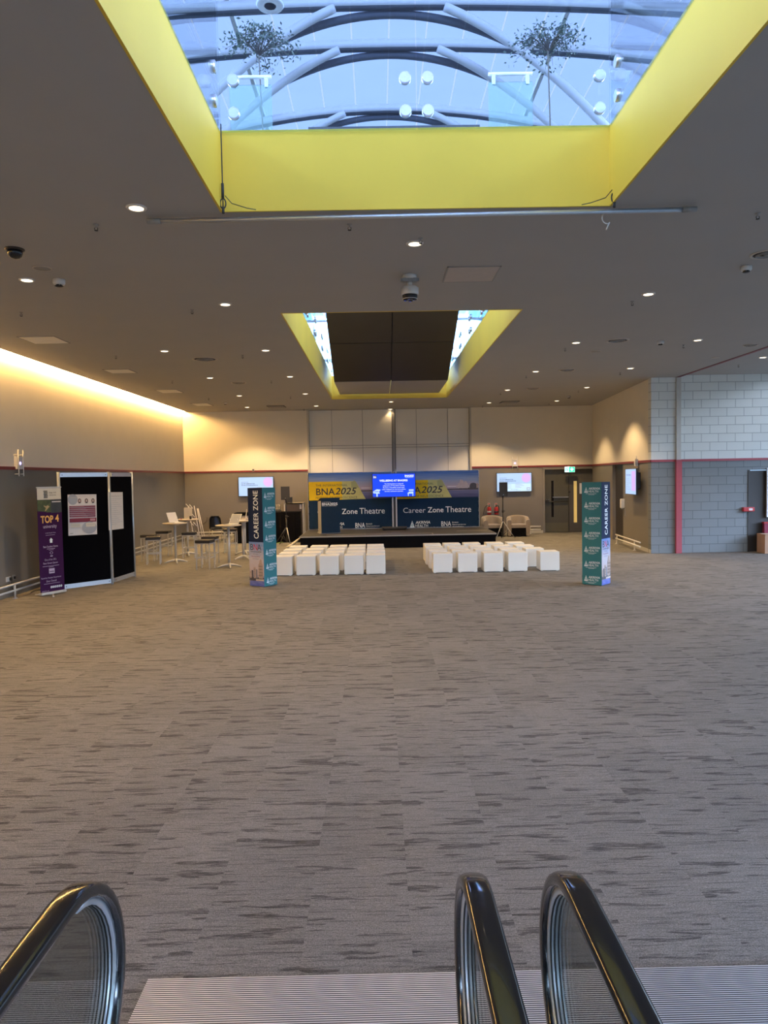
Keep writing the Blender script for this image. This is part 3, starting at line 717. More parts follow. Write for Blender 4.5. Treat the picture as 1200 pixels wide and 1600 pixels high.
# hatches
def hatch(quad, lab, mat, cat='ceiling hatch'):
    P = [on_ceiling(*q) for q in quad]; xs_ = [p.x for p in P]; ys_ = [p.y for p in P]
    x0_, x1_ = (min(xs_) + sorted(xs_)[1]) / 2, (max(xs_) + sorted(xs_)[2]) / 2; y0_, y1_ = (sorted(ys_)[0] + sorted(ys_)[1]) / 2, (sorted(ys_)[2] + sorted(ys_)[3]) / 2
    cx_, cy_ = (x0_ + x1_) / 2, (y0_ + y1_) / 2; w_, h_ = (x1_ - x0_) / 2, (y1_ - y0_) / 2
    root = thing('access_hatch', lab, cat, (cx_, cy_, P[0].z))
    b_ = MB(); f = .018
    for bx_ in (((-w_, -h_, -.008), (w_, -h_ + f, 0)), ((-w_, h_ - f, -.008), (w_, h_, 0)), ((-w_, -h_, -.008), (-w_ + f, h_, 0)), ((w_ - f, -h_, -.008), (w_, h_, 0))): b_.box(*bx_)
    b_.build('frame', 'fixture_grey' if mat == 'hatch_paint' else 'fixture_grey', root)
    MB().box((-w_ + f, -h_ + f, -.006), (w_ - f, h_ - f, 0)).build('door_panel', mat, root)
hatch([(697, 417), (784, 415), (770, 439), (693, 441)], 'grey square ceiling hatch right of the hanging camera', 'hatch_paint')
hatch([(27, 526), (84, 525), (111, 536), (53, 537)], 'pale square ceiling hatch near the cove, nearest of the row', 'hatch_pale')
hatch([(158, 577), (198, 576.5), (218, 582.5), (176, 583)], 'pale square ceiling hatch near the cove, second of the row', 'hatch_pale')
hatch([(241, 609), (274, 608.5), (289, 613.5), (254, 614)], 'pale square ceiling hatch near the cove, third of the row', 'hatch_pale')
hatch([(298, 630), (324, 630), (335, 634), (306, 634)], 'pale square ceiling hatch near the cove, furthest of the row', 'hatch_pale')
# smoke detectors
SD = [(92, 437, 'white smoke detector under the black dome camera, far left', 1.25), (1166, 416, 'white smoke detector near the right edge of the picture', 1.1), (1032, 533, 'pale cone smoke detector between two downlights on the right', 1.1), (889, 619, 'tiny smoke detector near the back wall above the door', 1), (352, 629, 'tiny smoke detector near the back wall above the bar stools', 1)]
for px, py, lab, k in SD:
    p = on_ceiling(px, py); root = thing('smoke_detector', lab, 'smoke detector', p, 0, 'smoke detectors on the ceiling')
    b_ = MB().lathe([(.058 * k, 0), (.058 * k, -.035 * k), (.05 * k, -.05 * k), (0, -.05 * k)], seg=20).build('base', 'fixture_white', root)
    b_ = MB()
    for j in range(6): a = j * math.pi / 3; b_.box((-.012, .028, -.062 * k), (.012, .036, -.05 * k), m=Matrix.Rotation(a, 4, 'Z'))
    b_.lathe([(.042 * k, -.062 * k), (.03 * k, -.068 * k), (0, -.07 * k)], seg=16); b_.build('sensor_cap', 'grille_dark', root)
# sprinklers
SPK = [(150, 351, 'sprinkler left of the nearest large downlight'), (657, 372, 'sprinkler directly beside the centre downlight'), (33, 488, 'sprinkler at the far left before the cove'), (300, 484, 'sprinkler left of the far skylight front corner'),
 (181, 556, 'sprinkler beyond the nearest pale hatch'), (379, 555, 'sprinkler right of the largest round diffuser'), (269, 595, 'sprinkler beside the third pale hatch'), (326, 622, 'sprinkler near the furthest pale hatch'),
 (988, 471, 'sprinkler beside the nearest right hand downlight'), (883, 544, 'sprinkler left of the nearest diffuser on the right'), (1068, 539, 'sprinkler left of the downlight by the red joint'), (969, 582, 'sprinkler near the downlight before the side wall'),
 (822, 587, 'sprinkler between skylight and middle right diffuser'), (904, 610, 'sprinkler left of the back right downlight'), (858, 630, 'sprinkler above the double door'), (424, 595, 'sprinkler left of the skylight beyond the middle downlight'),
 (454, 620, 'sprinkler left of the skylight back corner'), (782, 614, 'sprinkler right of the skylight back corner'), (754, 634, 'sprinkler above the right end of the backdrop'), (475, 639, 'sprinkler above the left end of the backdrop'), (1184, 333, 'sprinkler close to the right edge, nearest to the viewer'), (1154, 570, 'sprinkler in the raised ceiling right of the red joint'), (546, 350.5, 'tiny sprinkler behind the pole under yellow fascia')]
sp0 = None
for px, py, lab in SPK:
    p = on_ceiling(px, py)
    if sp0 is None:
        sp0 = thing('sprinkler', lab, 'sprinkler', p, 0, 'fire sprinklers under the ceiling')
        MB().lathe([(.028, 0), (.028, -.004), (.01, -.008), (.008, -.03), (0, -.03)], seg=14).build('escutcheon', 'fixture_grey', sp0)
        b_ = MB(); b_.tube([(-.012, 0, -.028), (-.016, 0, -.042), (-.006, 0, -.056)], .0035, 5); b_.tube([(.012, 0, -.028), (.016, 0, -.042), (.006, 0, -.056)], .0035, 5)
        b_.lathe([(0, -.056), (.018, -.056), (.018, -.059), (0, -.059)], seg=12); b_.build('deflector', 'grille_dark', sp0)
    else:
        o = copy_tree(sp0); o.location = p; o['label'] = lab
# flat plates
for px, py, lab, r, mt in ((66, 419, 'flat dark round ceiling speaker plate at far left', .105, 'fixture_grey'), (931, 549, 'flat dark round ceiling plate right of the far skylight', .11, 'fixture_grey'), (1118, 558.5, 'pale flat round plate before the red ceiling joint', .09, 'fixture_light')):
    p = on_ceiling(px, py); root = thing('ceiling_speaker', lab, 'ceiling speaker', p)
    MB().lathe([(0, 0), (0, -.004), (r * .9, -.006), (r * .9, 0)], seg=28).build('grille', mt, root)
    MB().lathe([(r * .9, 0), (r * .9, -.009), (r, -.006), (r, 0)], seg=28).build('rim', 'fixture_light', root)
# black dome camera
p = on_ceiling(23, 389); root = thing('dome_camera', 'black dome camera on the ceiling at the upper left edge', 'security camera', p)
MB().lathe([(.098, 0), (.098, -.012), (.085, -.02), (0, -.02)], seg=28).build('base_ring', 'black_plastic', root)
MB().lathe([(.08, -.02), (.078, -.05), (.064, -.08), (.04, -.098), (0, -.106)], seg=28).build('dome', 'dark_glass', root)
# hanging white camera
p = on_ceiling(640, 430); root = thing('hanging_camera', 'white camera on a short stem hanging from the ceiling centre', 'security camera', p)
b_ = MB(); b_.lathe([(.085, 0), (.085, -.03), (.06, -.045), (0, -.045)], seg=24); b_.build('ceiling_plate', 'fixture_white', root)
b_ = MB(); b_.box((-.085, -.045, -.085), (.085, .045, -.04), bev=.006); b_.box((-.115, -.035, -.08), (-.088, .035, -.045)); b_.box((.088, -.035, -.08), (.115, .035, -.045)); b_.build('junction_box', 'fixture_grey', root)
MB().cyl((0, 0, -.08), (0, 0, -.14), .032, seg=18).build('stem', 'fixture_white', root)
MB().lathe([(0, -.135), (.085, -.14), (.108, -.16), (.108, -.235), (.1, -.245), (0, -.245)], seg=32).build('housing', 'fixture_white', root)
hd = MB().lathe([(.095, -.245), (.094, -.27), (.08, -.295), (0, -.295)], seg=28).build('lens_ring', 'black_plastic', root)
b_ = MB()
for j in range(4):
    a = R(-100 + j * 90); b_.lathe([(0, 0), (.024, -.004), (.03, .012), (0, .02)], c=(.058 * math.cos(a), .058 * math.sin(a), -.305), seg=14)
b_.build('lens', 'dark_glass', hd)
b_ = MB(); b_.tube([(.088 * math.cos(a), .088 * math.sin(a), -.292) for a in [2 * math.pi * i / 24 for i in range(24)]], .005, 6, closed=True); b_.build('bezel', 'steel', hd)
# ================================================================== ESCALATOR LANDING
ZH = 0.905
def rail_path():
    P = [Vector((0, -1.6, ZH + 1.25)), Vector((0, .35, ZH + .12)), Vector((0, .62, ZH + .02)), Vector((0, .9, ZH))]
    for y in (1.2, 1.5, 1.8): P.append(Vector((0, y, ZH)))
    yc, rr, ry = 2.06, .36, .38
    for i in range(0, 19):
        a = R(90 - i * 10); P.append(Vector((0, yc + ry * math.cos(a), ZH - rr + rr * math.sin(a))))
    for y in (1.8, 1.5): P.append(Vector((0, y, ZH - 2 * rr)))
    return P
RP = rail_path()
def off(P, k):
    out = []
    for i, p in enumerate(P):
        d_ = (P[min(i + 1, len(P) - 1)] - P[max(i - 1, 0)]).normalized(); out.append(p + Vector((1, 0, 0)).cross(d_) * k)
    return out
def balustrade(root, x):
    mo = Matrix.Translation((x, 0, 0)); s_ = (1, 0, 0)
    prof = [(.042 * math.copysign(abs(math.cos(a)) ** .55, math.cos(a)), .024 * math.copysign(abs(math.sin(a)) ** .6, math.sin(a))) for a in [2 * math.pi * i / 20 for i in range(20)]]
    MB().sweep(RP, prof, s_, m=mo).build('handrail', 'rubber', root)
    i0 = 8
    q = off(RP, -.032)[i0:]
    tr = MB().sweep(q, [(-.023, -.010), (.023, -.010), (.023, .010), (-.023, .010)], s_, m=mo).build('handrail_track', 'aluminium', root)
    b_ = MB()
    for a in (-.014, -.001, .012): b_.sweep(off(RP, -.0425)[i0:], [(a - .003, -.0012), (a + .003, -.0012), (a + .003, .0012), (a - .003, .0012)], s_, m=mo)
    b_.build('groove', 'grille_dark', tr)
    g_ = off(RP, -.015)
    pts = [(p.y, p.z) for p in g_] + [(1.5, .12), (-1.6, .6)]
    t_ = bmesh.new(); a_ = [t_.verts.new((x - .006, y, z)) for y, z in pts]; c_ = [t_.verts.new((x + .006, y, z)) for y, z in pts]
    t_.faces.new(a_); t_.faces.new(c_[::-1])
    for i in range(len(pts)): t_.faces.new((a_[i], a_[(i + 1) % len(pts)], c_[(i + 1) % len(pts)], c_[i]))
    mb = MB(); mb._merge(t_); mb.build('glass_panel', 'escalator_glass', root)
def skirt(root, x0_, x1_):
    mb = MB(); mb.box((x0_, .2, 0), (x1_, 2.05, .19), bev=.02); mb.build('skirt_deck', 'steel', root)
def steps(root, x0_, x1_):
    for i in range(5):
        MB().box((x0_, .55 - .4 * i, 0), (x1_, .95 - .4 * i, .012 + .14 * i + (.0 if i else 0)), bev=.003).build('step', 'ribbed_plate', root)
xl, xm, xr, xq = -.95, .277, .575, 1.80
e1 = thing('escalator', 'left escalator end with two black handrails, glass sides, one at each side of the steps', 'escalator', (0, 0, 0))
balustrade(e1, xl); balustrade(e1, xm); skirt(e1, xl - .12, xl + .12); skirt(e1, xm - .12, xm + .12); steps(e1, xl + .12, xm - .12)
e2 = thing('escalator', 'right escalator end with a black handrail loop at bottom right of picture', 'escalator', (0, 0, 0))
balustrade(e2, xr); balustrade(e2, xq); skirt(e2, xr - .12, xr + .12); skirt(e2, xq - .12, xq + .12); steps(e2, xr + .12, xq - .12)
MB().box((-1.03, .95, 0), (1.95 + .9, 3.02, .012)).build('floor_plate', 'ribbed_plate', label='ribbed silver metal floor plate in front of the escalators', cat='floor plate')

# ================================================================== CUBE SEATS
Lx = {0: [-2.375, -1.854, -1.339, -.793, -.304], 1: [-2.33, -1.80, -1.262, -.765, -.30], 2: [-2.33, -1.79, -1.27, -.78, -.31], 3: [-2.29, -1.75, -1.26, -.78, -.32]}
Rx = {0: [1.186, 1.741, 2.312, 2.855, 3.578], 1: [1.149, 1.68, 2.223, 2.808, 3.398], 2: [1.12, 1.682, 2.204, 2.777, 3.32], 3: [1.134, 1.632, 2.142, 2.717, 3.248]}
RY = [16.0, 16.72, 17.48, 18.28]; CS = .43
rown = ['front row', 'second row', 'third row', 'back row']; coln = ['leftmost', 'second from left', 'middle', 'second from right', 'rightmost']
c0 = None
for blk, tab in (('left', Lx), ('right', Rx)):
    for r_ in range(4):
        for k_ in range(5):
            x = tab[r_][k_] + CS / 2; y = RY[r_] + CS / 2 + random.uniform(-.02, .02)
            if c0 is None:
                mb = MB(); mb.box((-CS / 2, -CS / 2, .012), (CS / 2, CS / 2, CS), bev=.014)
                for s1 in (-1, 1):
                    for s2 in (-1, 1): mb.box((s1 * .17 - .02, s2 * .17 - .02, 0), (s1 * .17 + .02, s2 * .17 + .02, .014))
                c0 = o = mb.build('cube_stool', 'white_vinyl')
                c0.modifiers.clear()
            else: o = copy_tree(c0)
            o.location = (x, y, 0); o.rotation_euler = (0, 0, R(random.uniform(-1.6, 1.6)))
            props(o, 'white cube stool, %s of the %s block of cubes, %s' % (rown[r_], blk, coln[k_]), 'stool', 'white cube stools facing the stage')

# ================================================================== CAREER ZONE PILLARS
def brand(u, v, s=1.0, tiny=True):
    """triangle mark and two words, u v = lower left, s = overall width"""
    k = s / .33; it = []
    it.append(('P', 'white_ink', [(u, v), (u + .075 * k, v), (u + .0375 * k, v + .105 * k)]))
    it.append(('C', 'teal_shade', u + .0375 * k, v + .034 * k, .017 * k, .017 * k, 14)); it.append(('C', 'white_ink', u + .0375 * k, v + .034 * k, .008 * k, .008 * k, 10))
    it.append(('R', 'teal_shade', u + .034 * k, v + .05 * k, u + .041 * k, v + .085 * k))
    it.append(('T', 'white_ink', 'AKRIVIA', u + .088 * k, v + .056 * k, .225 * k, .042 * k, {'bold': .018, 'shear': .12}))
    it.append(('T', 'white_ink', 'HEALTH', u + .084 * k, v + .004 * k, .195 * k, .042 * k, {'bold': .004}))
    if tiny:
        it.append(('R', 'white_ink', u + .03 * k, v - .022 * k, u + .24 * k, v - .017 * k)); it.append(('R', 'white_ink', u + .085 * k, v - .04 * k, u + .2 * k, v - .035 * k))
    return it
def pillar(label, mid, ld, rd, w, career_left, h=1.985):
    mid = Vector((mid[0], mid[1], 0)); ld = Vector((ld[0], ld[1], 0)).normalized(); rd = Vector((-ld.y * -1, -ld.x * -1, 0))
    rd = Vector((ld.y, -ld.x, 0)); 
    if rd.y < 0: rd = -rd
    root = thing('advertising_pillar', label, 'advertising pillar', mid + (ld + rd) * w / 2)
    loc = root.location
    a, b, c, e = mid - loc, mid + rd * w - loc, mid + (rd + ld) * w - loc, mid + ld * w - loc
    mb = MB(); mb.poly([(p.x, p.y, .01) for p in (a, b, c, e)], h - .01); mb.build('pillar_body', 'navy', root)
    mb = MB(); [mb.cyl((p.x * .8, p.y * .8, 0), (p.x * .8, p.y * .8, .012), .02) for p in (a, b, c, e)]; mb.build('foot', 'grille_dark', root)
    LF = frame(e, a - e, (0, 0, 1)); RF = frame(a, b - a, (0, 0, 1))
    BF = frame(b, c - b, (0, 0, 1)); CF = frame(c, e - c, (0, 0, 1))
    car, teal = (LF, RF) if career_left else (RF, LF)
    for F_, isc in ((car, 1), (teal, 0), (BF, 0 if not career_left else 1), (CF, 1 if not career_left else 0)):
        if isc:
            MB().poly([(0, .012, .0006), (w, .012, .0006), (w, .90, .0006), (0, .90, .0006)], .001).build('city_print', 'pillar_sky', root, mtx=F_ @ Matrix.Identity(4))
            it = [('R', 'navy', 0, .90, w, h),
                  ('T', 'white_ink', 'CAREER ZONE', w * .70, .97, .96, w * .33, {'rot': R(90), 'bold': .012, 'space': 1.05}),
                  ('T', 'ink', 'B', w * .10, .735, w * .20, .125), ('T', 'red_ink', 'N', w * .33, .735, w * .25, .125, {'bold': .01}), ('T', 'ink', 'A', w * .58, .735, w * .27, .125),
                  ('R', 'ink', w * .10, .700, w * .86, .709), ('C', 'ink', w * .72, .7045, .020, .020), ('C', 'paper', w * .72, .7045, .011, .011),
                  ('T', 'ink_grey', 'British', w * .30, .645, w * .32, .026), ('T', 'maroon', 'Neuroscience', w * .17, .598, w * .58, .026), ('T', 'ink_grey', 'Association', w * .24, .553, w * .46, .024),
                  ('R', 'print_dark', 0, .12, w, .19), ('R', 'print_tower', .03 * w, .17, .14 * w, .31), ('R', 'print_dark', .16 * w, .17, .26 * w, .33), ('R', 'print_tower', .30 * w, .17, .44 * w, .39),
                  ('R', 'ink_grey', .46 * w, .17, .56 * w, .35), ('R', 'print_tower', .64 * w, .17, .93 * w, .46), ('P', 'print_tower', [(.68 * w, .46), (.90 * w, .46), (.86 * w, .54), (.80 * w, .57), (.72 * w, .52)]),
                  ('R', 'print_pale', .45 * w, .12, .99 * w, .155), ('R', 'print_pale', .08 * w, .20, .12 * w, .27)]
            it += [('R', 'print_dark', w * (.67 + .07 * i), .22 + .06 * j, w * (.69 + .07 * i), .25 + .06 * j) for i in range(4) for j in range(4)]
            it += [('R', 'ink_grey', w * (.32 + .05 * i), .20 + .045 * j, w * (.34 + .05 * i), .225 + .045 * j) for i in range(2) for j in range(4)]
        else:
            it = [('R', 'teal', 0, .012, w, h)]
            for q in range(7): it += brand(w * .12, h - .20 - q * .284, w * .86)
        art(root, it, F_)
pillar('left career zone pillar with teal right face, beside the left block of cubes', (-2.31, 14.37), (-.84, .54), None, .385, True)
pillar('right career zone pillar with teal left face, before the double door', (4.23, 13.69), (-.76, .65), None, .395, False)

# ================================================================== STAGE AND BACKDROPS
SH = .405; SX0, SX1, SY0, SY1 = -2.41, 3.55, 21.9, 24.95
root = thing('stage', 'low black stage platform with a black cloth skirt before the backdrops', 'stage', ((SX0 + SX1) / 2, (SY0 + SY1) / 2, 0))
hx, hy = (SX1 - SX0) / 2, (SY1 - SY0) / 2
for i in range(3):
    a = -hx + i * 2 * hx / 3; MB().box((a + .002, -hy, SH - .05), (a + 2 * hx / 3 - .002, hy, SH)).build('deck_board', 'stage_top', root)
mb = MB(); mb.box((-hx, -hy - .015, SH - .045), (hx, -hy, SH - .006)); mb.box((hx, -hy, SH - .045), (hx + .015, hy, SH - .006)); mb.box((-hx - .015, -hy, SH - .045), (-hx, hy, SH - .006)); mb.build('edge_trim', 'fixture_grey', root)
mb = MB(); mb.box((-hx + .01, -hy + .01, 0), (hx - .01, -hy + .03, SH - .05)); mb.box((-hx + .01, -hy + .03, 0), (-hx + .03, hy, SH - .05)); mb.box((hx - .03, -hy + .03, 0), (hx - .01, hy, SH - .05)); mb.build('skirt', 'black_cloth', root)
mb = MB(); mb.box((-2.2, -1.19, SH + .001), (hx - 1.9, -1.16, SH + .004)); mb.box((hx - 1.93, -1.5, SH + .001), (hx - 1.9, -1.16, SH + .004)); mb.box((1.9, -.45, SH + .001), (hx - .1, -.42, SH + .004)); mb.build('floor_tape', 'paper_warm', root)
YD = 24.6; K = 190.0
def backdrop(label, xa, xb, left):
    w = xb - xa; h = ony(600, 737, YD).z - SH
    root = thing('backdrop_banner', label, 'backdrop', ((xa + xb) / 2, YD, SH + .005))
    F_ = frame((-w / 2, -.031, 0), (1, 0, 0), (0, 0, 1))
    mb = MB(); f = .035
    for b_ in (((-w / 2, -.03, 0), (-w / 2 + f, .03, h)), ((w / 2 - f, -.03, 0), (w / 2, .03, h)), ((-w / 2 + f, -.03, h - f), (w / 2 - f, .03, h)), ((-w / 2 + f, -.03, 0), (w / 2 - f, .03, f))): mb.box(*b_)
    mb.build('frame', 'frame_alu', root)
    MB().box((-w / 2 + .012, -.03, .01), (w / 2 - .012, -.02, h - .012)).build('fabric', 'navy_cloth', root)
    U = lambda x: (x - 38) * w / 554; V = lambda y: (408 - y) * h / 370
    MB().poly([(U(45), V(213), .001), (U(588), V(213), .001), (U(588), V(42), .001), (U(45), V(42), .001)], .001).build('city_print', 'city_sky', root, mtx=F_)
    yc = 'print_yellow'
    it = []
    it += [('R', 'print_brick', U(385), V(160), U(462), V(128)), ('R', 'paper', U(388), V(146), U(458), V(139)), ('R', 'print_dark', U(462), V(162), U(588), V(150)),
           ('R', 'print_pale', U(455), V(155), U(520), V(122)), ('C', 'print_pale', U(480), V(118), .07, .09), ('R', 'print_pale', U(470), V(112), U(474), V(98)), ('C', 'print_pale', U(505), V(124), .05, .08), ('R', 'print_pale', U(443), V(152), U(530), V(135)),
           ('C', 'print_dark', U(555), V(138), .12, .09), ('R', 'print_dark', U(530), V(155), U(580), V(140)), ('R', 'print_tower', U(575), V(155), U(588), V(125)),
           ('R', 'print_dark', U(385), V(165), U(588), V(157))]
    it += [('P', yc, [(U(45), V(218)), (U(300), V(214)), (U(300), V(97)), (U(45), V(97))])]
    it += [('P', 'print_sage', [(U(262), V(214)), (U(415), V(213)), (U(352), V(97)), (U(262), V(97))])]
    it += [('P', 'print_sage_dim', [(U(322), V(140)), (U(372), V(140)), (U(352), V(97)), (U(345), V(97)), (U(342), V(80)), (U(339), V(97)), (U(322), V(102))])]
    it += [('T', 'ink', 'THE INTERNATIONAL', U(90), V(128), U(298) - U(90), V(114) - V(128), {'space': 1.1}),
           ('T', 'ink', 'BNA', U(92), V(184), U(215) - U(92), V(140) - V(184), {'bold': .012}),
           ('T', 'ink', '2025', U(215), V(182), U(357) - U(215), V(138) - V(182), {'bold': .012, 'shear': .25}),
           ('T', 'ink', 'FESTIVAL OF NEUROSCIENCE', U(90), V(209), U(360) - U(90), V(194) - V(209), {'space': 1.1})]
    it += [('T', 'white_ink', 'Career', U(99), V(309), U(243) - U(99), V(276) - V(309), {'bold': -.006}), ('T', 'white_ink', 'Zone', U(257), V(309), U(360) - U(257), V(275) - V(309), {'bold': .006}), ('T', 'white_ink', 'Theatre', U(373), V(310), U(539) - U(373), V(272) - V(310))]
    it += brand(U(140), V(409 - 4), U(280) - U(140), False)
    it += [('T', 'white_ink', 'BNA', U(344), V(400), U(408) - U(344), V(368) - V(400), {'bold': .01}), ('R', 'white_ink', U(344), V(406), U(408), V(404.5)), ('C', 'white_ink', U(396), V(405), .016, .016)]
    for i, (s_, ww) in enumerate((('British', 40), ('Neuroscience', 88), ('Association', 74))): it.append(('T', 'white_ink', s_, U(415), V(380 + i * 14), U(415 + ww) - U(415), V(0) - V(9)))
    art(root, it, F_)
backdrop('left backdrop with bright yellow festival print, reading Zone Theatre behind the lectern', ony(481.5, 780, YD).x, ony(613.5, 780, YD).x, True)
backdrop('right backdrop with city skyline print, reading Career Zone Theatre', ony(615, 780, YD).x, ony(748.5, 780, YD).x, False)

# lectern
root = thing('lectern', 'navy fronted lectern with grey side on the left of the stage', 'lectern', (-1.585, 22.98, SH + .004), R(17))
mb = MB(); mb.box((-.30, -.2, .03), (.30, .26, 1.03)); mb.box((-.33, -.2, 0), (.33, .26, .03)); mb.build('body', 'fixture_grey', root)
mb = MB(); mb.box((-.30, -.215, .02), (.30, -.2, 1.12)); mb.build('front_panel', 'lectern_navy', root)
mb = MB(); mb.poly([(-.32, -.2, 1.11), (.32, -.2, 1.11), (.32, .26, 1.0), (-.32, .26, 1.0)], .02); mb.build('reading_top', 'grille_dark', root)
art(root, [('T', 'white_ink', 'THE INTERNATIONAL', .03, .215 + .77, .28, .018), ('T', 'white_ink', 'BNA2025', .03, .89, .50, .082, {'bold': .02}), ('T', 'white_ink', 'FESTIVAL OF NEUROSCIENCE', .03, .862, .46, .018)], frame((-.30, -.2155, 0), (1, 0, 0), (0, 0, 1)))

# central screen on a trolley stand
YS = 24.0
a = ony(581.8, 778, YS); b = ony(649, 738.5, YS); w, h = b.x - a.x, b.z - a.z - .02
xc_, zc_ = (a.x + b.x) / 2, (a.z + b.z) / 2
root = thing('presentation_screen', 'big bright blue screen on a wheeled stand in the middle of the stage', 'screen', (xc_, YS, SH + .002))
zz0 = zc_ - SH - h / 2
MB().box((-w / 2, 0, zz0), (w / 2, .06, zz0 + h), bev=.004).build('screen_housing', 'black_plastic', root)
U = lambda x: (x - 170) * w / 880; V = lambda y: h - (y - 128) * h / 500
MB().poly([(U(182), V(615), 0), (U(1040), V(615), 0), (U(1040), V(140), 0), (U(182), V(140), 0)], .001).build('screen_display', 'scr_blue', root, mtx=frame((-w / 2, -.0012, zz0), (1, 0, 0), (0, 0, 1)))
it = [('R', 'scr_navy', U(190), V(235), U(268), V(165)), ('T', 'scr_white', 'BNA', U(200), V(225), U(258) - U(200), V(180) - V(225), {'bold': .02}),
      ('T', 'scr_white', 'BNA2025', U(835), V(205), U(1015) - U(835), V(165) - V(205), {'bold': .03}), ('R', 'scr_light', U(840), V(222), U(1010), V(212)),
      ('T', 'scr_white', 'WELLBEING AT BNA2025', U(320), V(300), U(890) - U(320), V(258) - V(300), {'bold': .03})]
for i, (s_, x0_, x1_) in enumerate((('The Healing Zone is a physical', 420, 800), ('adaptation of The Brain Charity', 390, 830), ('Recovery, a beautifully curated space', 390, 825), ('where delegates can rest and unwind in', 365, 850), ('the busy conference schedule.', 418, 800))):
    it.append(('T', 'scr_white', s_, U(x0_), V(363 + i * 39), U(x1_) - U(x0_), V(0) - V(26), {'bold': .01}))
it += [('R', 'scr_light', U(252), V(632 - 20), U(280), V(545)), ('P', 'scr_light', [(U(185), V(505)), (U(260), V(455)), (U(345), V(465)), (U(310), V(505)), (U(325), V(550)), (U(235), V(545)), (U(190), V(540))]), ('R', 'scr_blue', U(215), V(512), U(300), V(500)),
       ('R', 'scr_light', U(912), V(500), U(1010), V(470)), ('P', 'scr_light', [(U(885), V(545)), (U(925), V(515)), (U(1005), V(515)), (U(1000), V(610)), (U(985), V(610)), (U(985), V(560)), (U(908), V(560)), (U(908), V(610)), (U(895), V(610))])]
art(root, it, frame((-w / 2, -.003, zz0), (1, 0, 0), (0, 0, 1)), 'screen_graphic')
mb = MB()
for dx in (-.045, .075): mb.box((dx - .02, .07, .08), (dx + .02, .11, zz0 + h + .12 if dx > 0 else zz0 + h))
mb.build('stand_pole', 'silver_paint', root)
MB().box((-.03, .075, .08), (.06, .105, zz0 + h)).build('cable_cover', 'grille_dark', root)
mb = MB(); mb.box((-.42, -.22, .06), (.42, .32, .085), bev=.01); mb.build('base_plate', 'grille_dark', root)
for dx, dy in ((-.38, -.18), (.38, -.18), (-.38, .28), (.38, .28)): MB().cyl((dx - .02, dy, .03), (dx + .02, dy, .03), .03).build('caster', 'black_plastic', root)

# wall screens
def wall_tv(label, F_, w, h, tilt=0):
    root = bpy.data.objects.new('wall_screen', None); C.objects.link(root); root.matrix_world = F_; root.empty_display_size = .1
    props(root, label, 'screen')
    MB().box((0, 0, .06), (w, h, .11), bev=.004).build('screen_housing', 'black_plastic', root)
    MB().box((w * .3, h * .25, -.01), (w * .7, h * .8, .06)).build('wall_bracket', 'grille_dark', root)
    MB().box((.018, .018, .11), (w - .018, h - .018, .1105)).build('screen_display', 'scr_sky', root)
    it = [('R', 'scr_pale', .3 * w, .02, w * .97, .42 * h), ('C', 'scr_pink', .84 * w, .72 * h, .13 * w, .24 * h), ('C', 'scr_grey', .10 * w, .88 * h, .022 * w, .03 * h), ('C', 'scr_sky', .10 * w, .88 * h, .016 * w, .02 * h),
          ('T', 'scr_ink', 'Sponsored by:', .09 * w, .70 * h, .20 * w, .05 * h), ('T', 'scr_ink', 'ION TOP COMMUNICATIONS', .09 * w, .62 * h, .38 * w, .05 * h, {'bold': .02}), ('T', 'scr_ink', 'FESTIVAL OF NEUROSCIENCE 25', .09 * w, .54 * h, .46 * w, .05 * h, {'bold': .02})]
    for i in range(6): it.append(('R', 'scr_grey', .53 * w, (.44 - .045 * i) * h, (.66 + .04 * ((i * 5) % 4)) * w, (.455 - .045 * i) * h))
    for i in range(3): it.append(('R', 'scr_grey', .30 * w, (.36 - .08 * i) * h, .42 * w, (.375 - .08 * i) * h))
    it += [('T', 'scr_ink', 'find us here', .40 * w, .12 * h, .20 * w, .03 * h), ('T', 'scr_ink', 'conference programme', .34 * w, .05 * h, .34 * w, .03 * h), ('R', 'scr_grey', .85 * w, .08 * h, .95 * w, .22 * h), ('R', 'scr_pale', .865 * w, .12 * h, .935 * w, .18 * h)]
    art(root, it, Matrix.Translation((0, 0, .111)), 'screen_graphic'); return root
YT = YB - .12
a = ony(372.5, 776, YT); b = ony(427, 744.3, YT)
wall_tv('lit screen on the back wall partly hidden by the left career zone pillar', frame((a.x, YB, a.z), (1, 0, 0), (0, 0, 1)) @ Matrix.Rotation(R(.6), 4, 'Y'), b.x - a.x, b.z - a.z)
a = ony(776, 769, YT); b = ony(831, 738, YT)
wall_tv('lit screen on the back wall right of the stage, above the armchairs', frame((a.x, YB, a.z), (1, 0, 0), (0, 0, 1)), b.x - a.x, b.z - a.z)
# screen on the angled side wall, swung towards the room
Fp, Np = Vector((7.175, 20.9, 1.54)), Vector((7.075, 19.76, 1.54))
root = thing('side_screen', 'lit screen on the angled side wall right of the doors, seen edge on', 'screen', Fp)
FF = frame((0, 0, 0), Np - Fp, (0, 0, 1)); w = (Np - Fp).length; h = .73; sg = 1
MB().box((0, 0, -.03 * sg), (w, h, .02 * sg), m=None, bev=.004).build('screen_housing', 'black_plastic', root, mtx=FF)
mb = MB(); mb.box((.015, .015, .02), (w - .015, h - .015, .021)); o = mb.build('screen_display', 'scr_sky', root, mtx=FF)
it = [('T', 'scr_ink', 'FESTIVAL PROGRAMME', .1, h * .72, .5, .05), ('R', 'scr_pink', w * .6, h * .15, w * .95, h * .9)] + [('R', 'scr_grey', .1, h * (.6 - .08 * i), .1 + .3 + .1 * (i % 3), h * (.62 - .08 * i)) for i in range(6)]
art(root, it, FF @ Matrix.Translation((0, 0, .0215)), 'screen_graphic')
